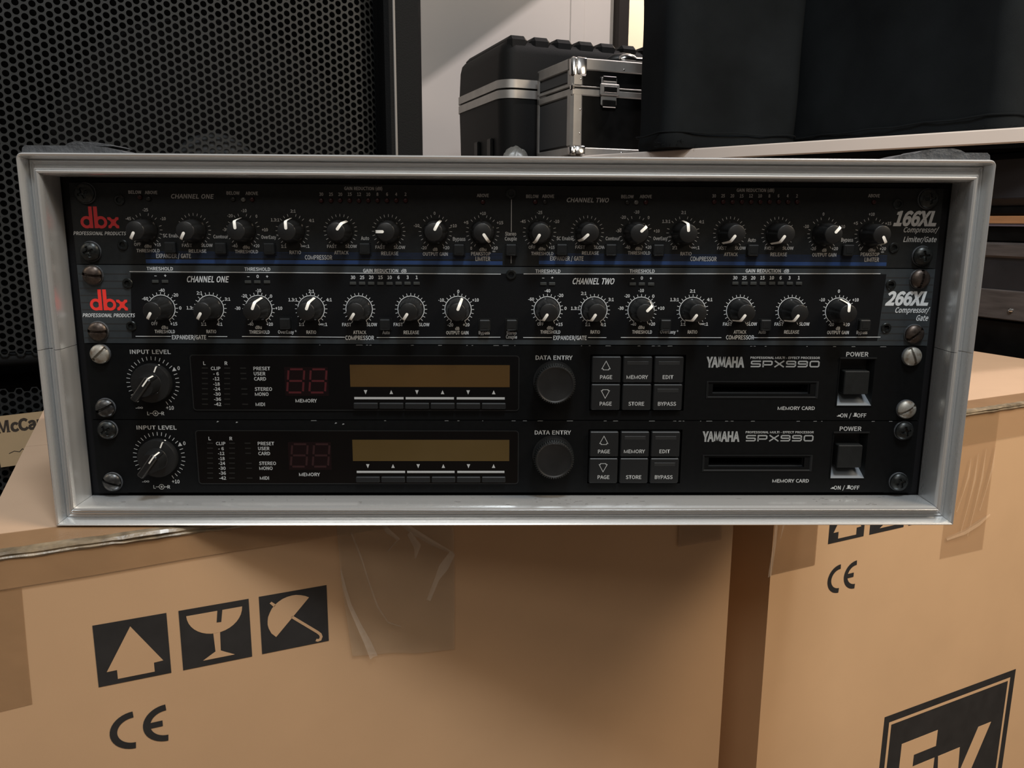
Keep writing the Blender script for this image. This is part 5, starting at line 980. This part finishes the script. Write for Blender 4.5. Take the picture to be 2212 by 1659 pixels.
def flight_case():
    t = thing('flight_case', 'small black flight case with aluminium edges and steel latch standing on the table', 'case', W(136, 1181, 282), radians(20))
    W_, D_, H_ = 300, 172, 181; GAP = 126
    m = M(); m.box(3, W_-3, 3, D_-3, 1, GAP-5); m.build('case_body', panel_blk, t)
    m = M(); m.box(3, W_-3, 3, D_-3, GAP+6, H_-1); m.build('case_lid', panel_blk, t)
    m = M(); m.box(1.5,3.2,22,D_-12,20,GAP-18); m.build('side_panel', panel_grey, t)
    m = M(); m.box(1.5,3.2,22,D_-12,GAP+12,H_-26); m.build('side_panel', panel_grey, t)
    def al(*b, mt=alu_dull, c=2.0, n='aluminium_edge'): return M().cbox(*b, c).build(n, mt, t)
    al(0,W_,0,3.4,-0,16); al(0,W_,-.6,3.2,GAP-14,GAP-1); al(0,W_,-1.2,3.2,GAP+1,GAP+4)
    al(0,W_,-.4,22,H_-22,H_)                          # top front edge
    al(-.2,26,-.4,24,14,GAP-1, c=5); al(-.2,26,-.4,24,GAP+1,H_-18, c=5)   # corner post
    al(0,3.4,0,D_,-0,16); al(0,3.4,0,D_,GAP-15,GAP-1); al(0,3.4,0,D_,GAP+1,GAP+9); al(0,3.4,0,D_,H_-22,H_); al(0,3.4,D_-12,D_,2,H_-2)
    for z0, z1 in ((H_-36, H_+1.5), (-.5, 20)):
        m = M(); m.cbox(-1.6,13,-1.8,13,z0,z1,4.5); m.cbox(9,33,-2.2,13,z0+ (3 if z0>0 else 0),z1,3.5); m.build('corner_cap', chrome, t, sharp=50)
    al(-1.2,8,-1.4,8,GAP-6,GAP+6, mt=chrome, c=2.5, n='hinge_knuckle')
    lt = M().cbox(62,96,-3.6,.2,GAP-30,GAP+22,1.5).build('latch_plate', alu_dull, t)
    M().cbox(58,100,-8,-3.4,GAP-12,GAP+10,2).build('latch_catch', alu_dull, lt); M().cbox(65,94,-9.4,-7.8,GAP-7,GAP+5,1).build('latch_lever', chrome, lt)
    M().cbox(64,94,-6,-3.4,GAP-34,GAP-20,1.2).build('latch_foot', chrome, lt); M().cbox(64,94,-6,-3.4,GAP+14,GAP+24,1.2).build('latch_head', chrome, lt)
    rv = None
    for x, z in ((112,H_-16),(170,H_-16),(112,8),(170,8),(19,GAP-40),(19,GAP-84),(19,GAP+16),(240,H_-16),(240,8)):
        if rv is None: rv = M().lathe(0,0,[(1.9,0),(1.7,-.8),(.9,-1.3),(.1,-1.4)],14).build('rivet', chrome, t); rv.location = mmv(x,-.5,z)
        else: copy_to(rv, t, mmv(x,-.5,z))
    return t
flight_case()
def moulded_case():
    t = thing('moulded_case', 'ribbed black moulded plastic case with two aluminium bands behind the flight case', 'case', W(4, 1351, 282), radians(20))
    W_, D_, H_ = 560, 330, 256
    def loop(off, r=34, n=8):
        pts = []
        for cx, cy, a0 in ((r, r, 180), (W_-r, r, 270), (W_-r, D_-r, 0), (r, D_-r, 90)):
            for i in range(n+1):
                a = radians(a0+90*i/n); pts.append((cx+(r+off)*cos(a), cy+(r+off)*sin(a)))
        return pts
    def shell(rows, name, mt):
        m = M(); L = [loop(o) for o, z in rows]; n = len(L[0]); vs = [(x, y, z) for l, (o, z) in zip(L, rows) for x, y in l]; fs = []
        for j in range(len(rows)-1):
            for i in range(n): fs.append((j*n+i, j*n+(i+1)%n, (j+1)*n+(i+1)%n, (j+1)*n+i))
        fs.append(tuple(range(n-1,-1,-1))); fs.append(tuple((len(rows)-1)*n+i for i in range(n)))
        m.add(vs, fs); return m.build(name, mt, t, sharp=40)
    shell([(-6,0),(-3,3),(-2,60),(0,134)], 'case_base', mould_m)
    shell([(0,166),(-3,222),(-7,238),(-14,246),(-24,249)], 'case_lid', mould_m)
    shell([(-2,130),(2.5,130),(2.5,147),(-2,147)], 'aluminium_band', alu_dull); shell([(-2,151),(2.5,151),(2.5,168),(-2,168)], 'aluminium_band', alu_dull)
    shell([(-3,147),(-3,151)], 'seam', panel_blk)
    for i in range(10):
        x = 16+i*53; m = M(); m.cbox(x, x+47, 7, D_-24, 226, 259, 9); m.build('lid_rib', mould_m, t, sharp=20)
    for y in (60, 150): M().cbox(-5, 2, y, y+26, 10, 52, 2).build('side_rib', panel_blk, t)
    return t
moulded_case()
# chrome bar with a round black end lying across the flight case
t = thing('chrome_bar', 'short chrome bar with rounded dark end lying on top of the flight case', 'bar', W(262, 1266, 464), radians(14))
m = M(); m.tube([(0,0,9),(190,0,9)], 6.5, 16); m.build('bar', chrome, t)
m = M(); m.tube([(-26,0,8),(-24,0,9),(-18,0,10),(-8,0,11),(2,0,10),(8,0,9)], [2,7,10,11,9,7], 18); m.build('end_knob', chrome, t)
m = M(); m.tube([(-44,26,10),(-30,22,12),(-10,20,14),(12,20,12),(20,22,9)], [3,11,13,12,5], 16); m.build('rubber_end', knob_black, t)
# crumpled grey plastic beside the flight case
t = M(); rnd = random.Random(4); vs = []; fs = []; n = 12
for i in range(n+1):
    for j in range(n+1):
        a = i/n; b = j/n; h = 36*sin(pi*a)**.6*sin(pi*b)**.6
        vs.append((a*58, b*24, max(.5, h*.8+rnd.uniform(-2.5,2.5)*(0 < i < n and 0 < j < n))))
for i in range(n):
    for j in range(n): fs.append((i*(n+1)+j, (i+1)*(n+1)+j, (i+1)*(n+1)+j+1, i*(n+1)+j+1))
t.add(vs, fs); o = t.build('plastic_bag', bag_m, loc=W(3, 1318, 282), sharp=40); tag(o, 'crumpled grey plastic bag beside the lower left of the flight case', 'bag')

# ================================================================== padded black covers on the table
def soft_box(name, label, origin, ang, w, d, h, seed, group='padded black covers on the table'):
    """upholstered cover: rounded corners, slack faces, thick rolled hem at the bottom"""
    t = thing(name, label, 'equipment cover', W(*origin), ang, group)
    rnd = random.Random(seed); ph = [rnd.uniform(0, 6) for _ in range(8)]
    r = 26; per = []
    for cx, cy, a0 in ((r, r, 180), (w-r, r, 270), (w-r, d-r, 0), (r, d-r, 90)):
        for i in range(9):
            a = radians(a0+90*i/8); per.append((cx+r*cos(a), cy+r*sin(a), cos(a), sin(a)))
    pts = []
    for i in range(len(per)):
        a = per[i]; b = per[(i+1)%len(per)]; L = math.hypot(b[0]-a[0], b[1]-a[1]); k = max(1, int(L/26))
        for j in range(k):
            f = j/k; nx = a[2]+(b[2]-a[2])*f; ny = a[3]+(b[3]-a[3])*f; pts.append((a[0]+(b[0]-a[0])*f, a[1]+(b[1]-a[1])*f, nx, ny))
    n = len(pts); rows = [0, 6, 14, 22, 30]+[30+(h-60)*i/22 for i in range(1, 23)]+[h-22, h-12, h-4, h]
    vs = []; fs = []
    for z in rows:
        ins = 0 if z < h-24 else (24-(h-z))**2/24*1.0
        for (x, y, nx, ny) in pts:
            s_ = x*.9+y*1.1
            k = 2.6*sin(s_*.013+z*.006+ph[0])+1.8*sin(s_*.031-z*.011+ph[1])+1.0*sin(z*.03+s_*.02+ph[2])
            if z < 26: k += 3.0*sin(z/26*pi)+1.3*sin(s_*.11+ph[3])-1.5
            vs.append((x+nx*(k-ins), y+ny*(k-ins), max(0, z+(1.5*sin(s_*.09+ph[4]) if 0 < z < 20 else 0))))
    for j in range(len(rows)-1):
        for i in range(n): fs.append((j*n+i, j*n+(i+1)%n, (j+1)*n+(i+1)%n, (j+1)*n+i))
    fs.append(tuple(range(n-1,-1,-1))); fs.append(tuple((len(rows)-1)*n+i for i in range(n)))
    m = M(); m.add(vs, fs); m.build('fabric_cover', cloth_m, t, sharp=60)
    hem = [(x+nx*3.2, y+ny*3.2, 25+1.2*sin((x+y)*.06)) for x, y, nx, ny in pts]
    m = M(); m.tube(hem+[hem[0]], 1.6, 6); m.build('hem_piping', cloth_m, t)
    m = M(); rnd = random.Random(seed+1)                       # frayed threads along the lower edge
    for i in range(26):
        x, y, nx, ny = pts[int(rnd.random()*n)]
        if rnd.random() < .6: x, y, nx, ny = pts[rnd.choice([0,1,2,3,4,5,6,7,8,9,n-1,n-2])]
        p = Vector((x+nx*3, y+ny*3, rnd.uniform(1,12))); m.tube([p, p+Vector((nx*3+rnd.uniform(-2,2), ny*3, -.5)), p+Vector((nx*7+rnd.uniform(-4,4), ny*5, rnd.uniform(-1,2)))], .35, 4)
    o = m.build('frayed_threads', cloth_m, t); o['kind'] = 'stuff'
    return t
cb = soft_box('padded_cover', 'large black padded cover at the upper right, front-most, its frayed lower edge overhanging the table', (705, 722, 283), radians(23), 430, 446, 560, 3)
ca = soft_box('padded_cover', 'black padded cover next to the flight case, half hidden behind the larger cover', (284.0, 994.0, 283), radians(14), 262, 140, 600, 9)

# ================================================================== stack under the table at the far right
SAx = radians(23)
so = (705, 715)
def stk(name, label, cat, z0, z1, mt, inset=0, group=None, w=380, d0=-300, d1=260):
    t = thing(name, label, cat, W(so[0], so[1], z0), SAx); return t
t = stk('black_trunk', 'tall plain black trunk standing on the floor behind the right cardboard box', 'case', -FLOOR, 22, panel_blk)
M().cbox(6, 380, -300, 200, 0, FLOOR+22, 4).build('trunk_body', panel_blk, t)
t = stk('flat_flight_case', 'scuffed dark flight case with riveted metal edge, lying on the trunk', 'case', 22, 132, case_grey)
m = M(); m.cbox(3, 380, -300, 200, 2, 108, 2); m.build('case_body', case_grey, t)
M().cbox(-1, 20, -303, 203, 0, 42, 1.5).build('metal_edge', band_m, t); M().cbox(-1, 20, -303, 203, 87, 108.5, 3).build('metal_edge', band_m, t)
rv = M().lathe(0,0,[(4,0),(3.6,-1.6),(2,-2.8),(.2,-3)],16).build('rivet', chrome, t); rv.rotation_euler = (0,0,radians(-90)); rv.location = mmv(-1,-42,14)
for yy in (-200, 60, 150): copy_to(rv, t, mmv(-1,yy,14))
m = M(); m.add([(2.6,-200,82),(2.6,-60,76),(2.6,-90,82)],[(0,1,2)]); m.build('bare_scrape', alu_dull, t)
t = stk('flat_black_case', 'slim black case with a lilac-grey rim, between flight case and plywood board', 'case', 131, 157, panel_blk)
M().cbox(5, 380, -290, 190, 0, 22, 2).build('case_body', panel_blk, t); M().cbox(-1, 380, -296, 196, 22, 25.4, .8).build('case_rim', lilac, t)
o = M().cbox(-3, 382, -300, 200, 0, 10.5, .6).build('plywood_board', ply_m, loc=W(so[0], so[1], 157), rot=(0,0,SAx)); tag(o, 'thin orange-brown plywood board lying in the stack under the table', 'board')
t = stk('soft_black_case', 'bulky dark soft case on top of the plywood board, below the table', 'case', 168, 255, cloth_m)
M().cbox(4, 380, -290, 190, 0, 14, 3).build('case_base', panel_blk, t); m = M(); m.cbox(-2, 382, -296, 196, 14, 86, 9); m.build('case_lid', case_grey, t)
M().cbox(-2.8, -1.6, -200, 60, 24, 25.5, .4).build('seam_piping', case_grey, t)
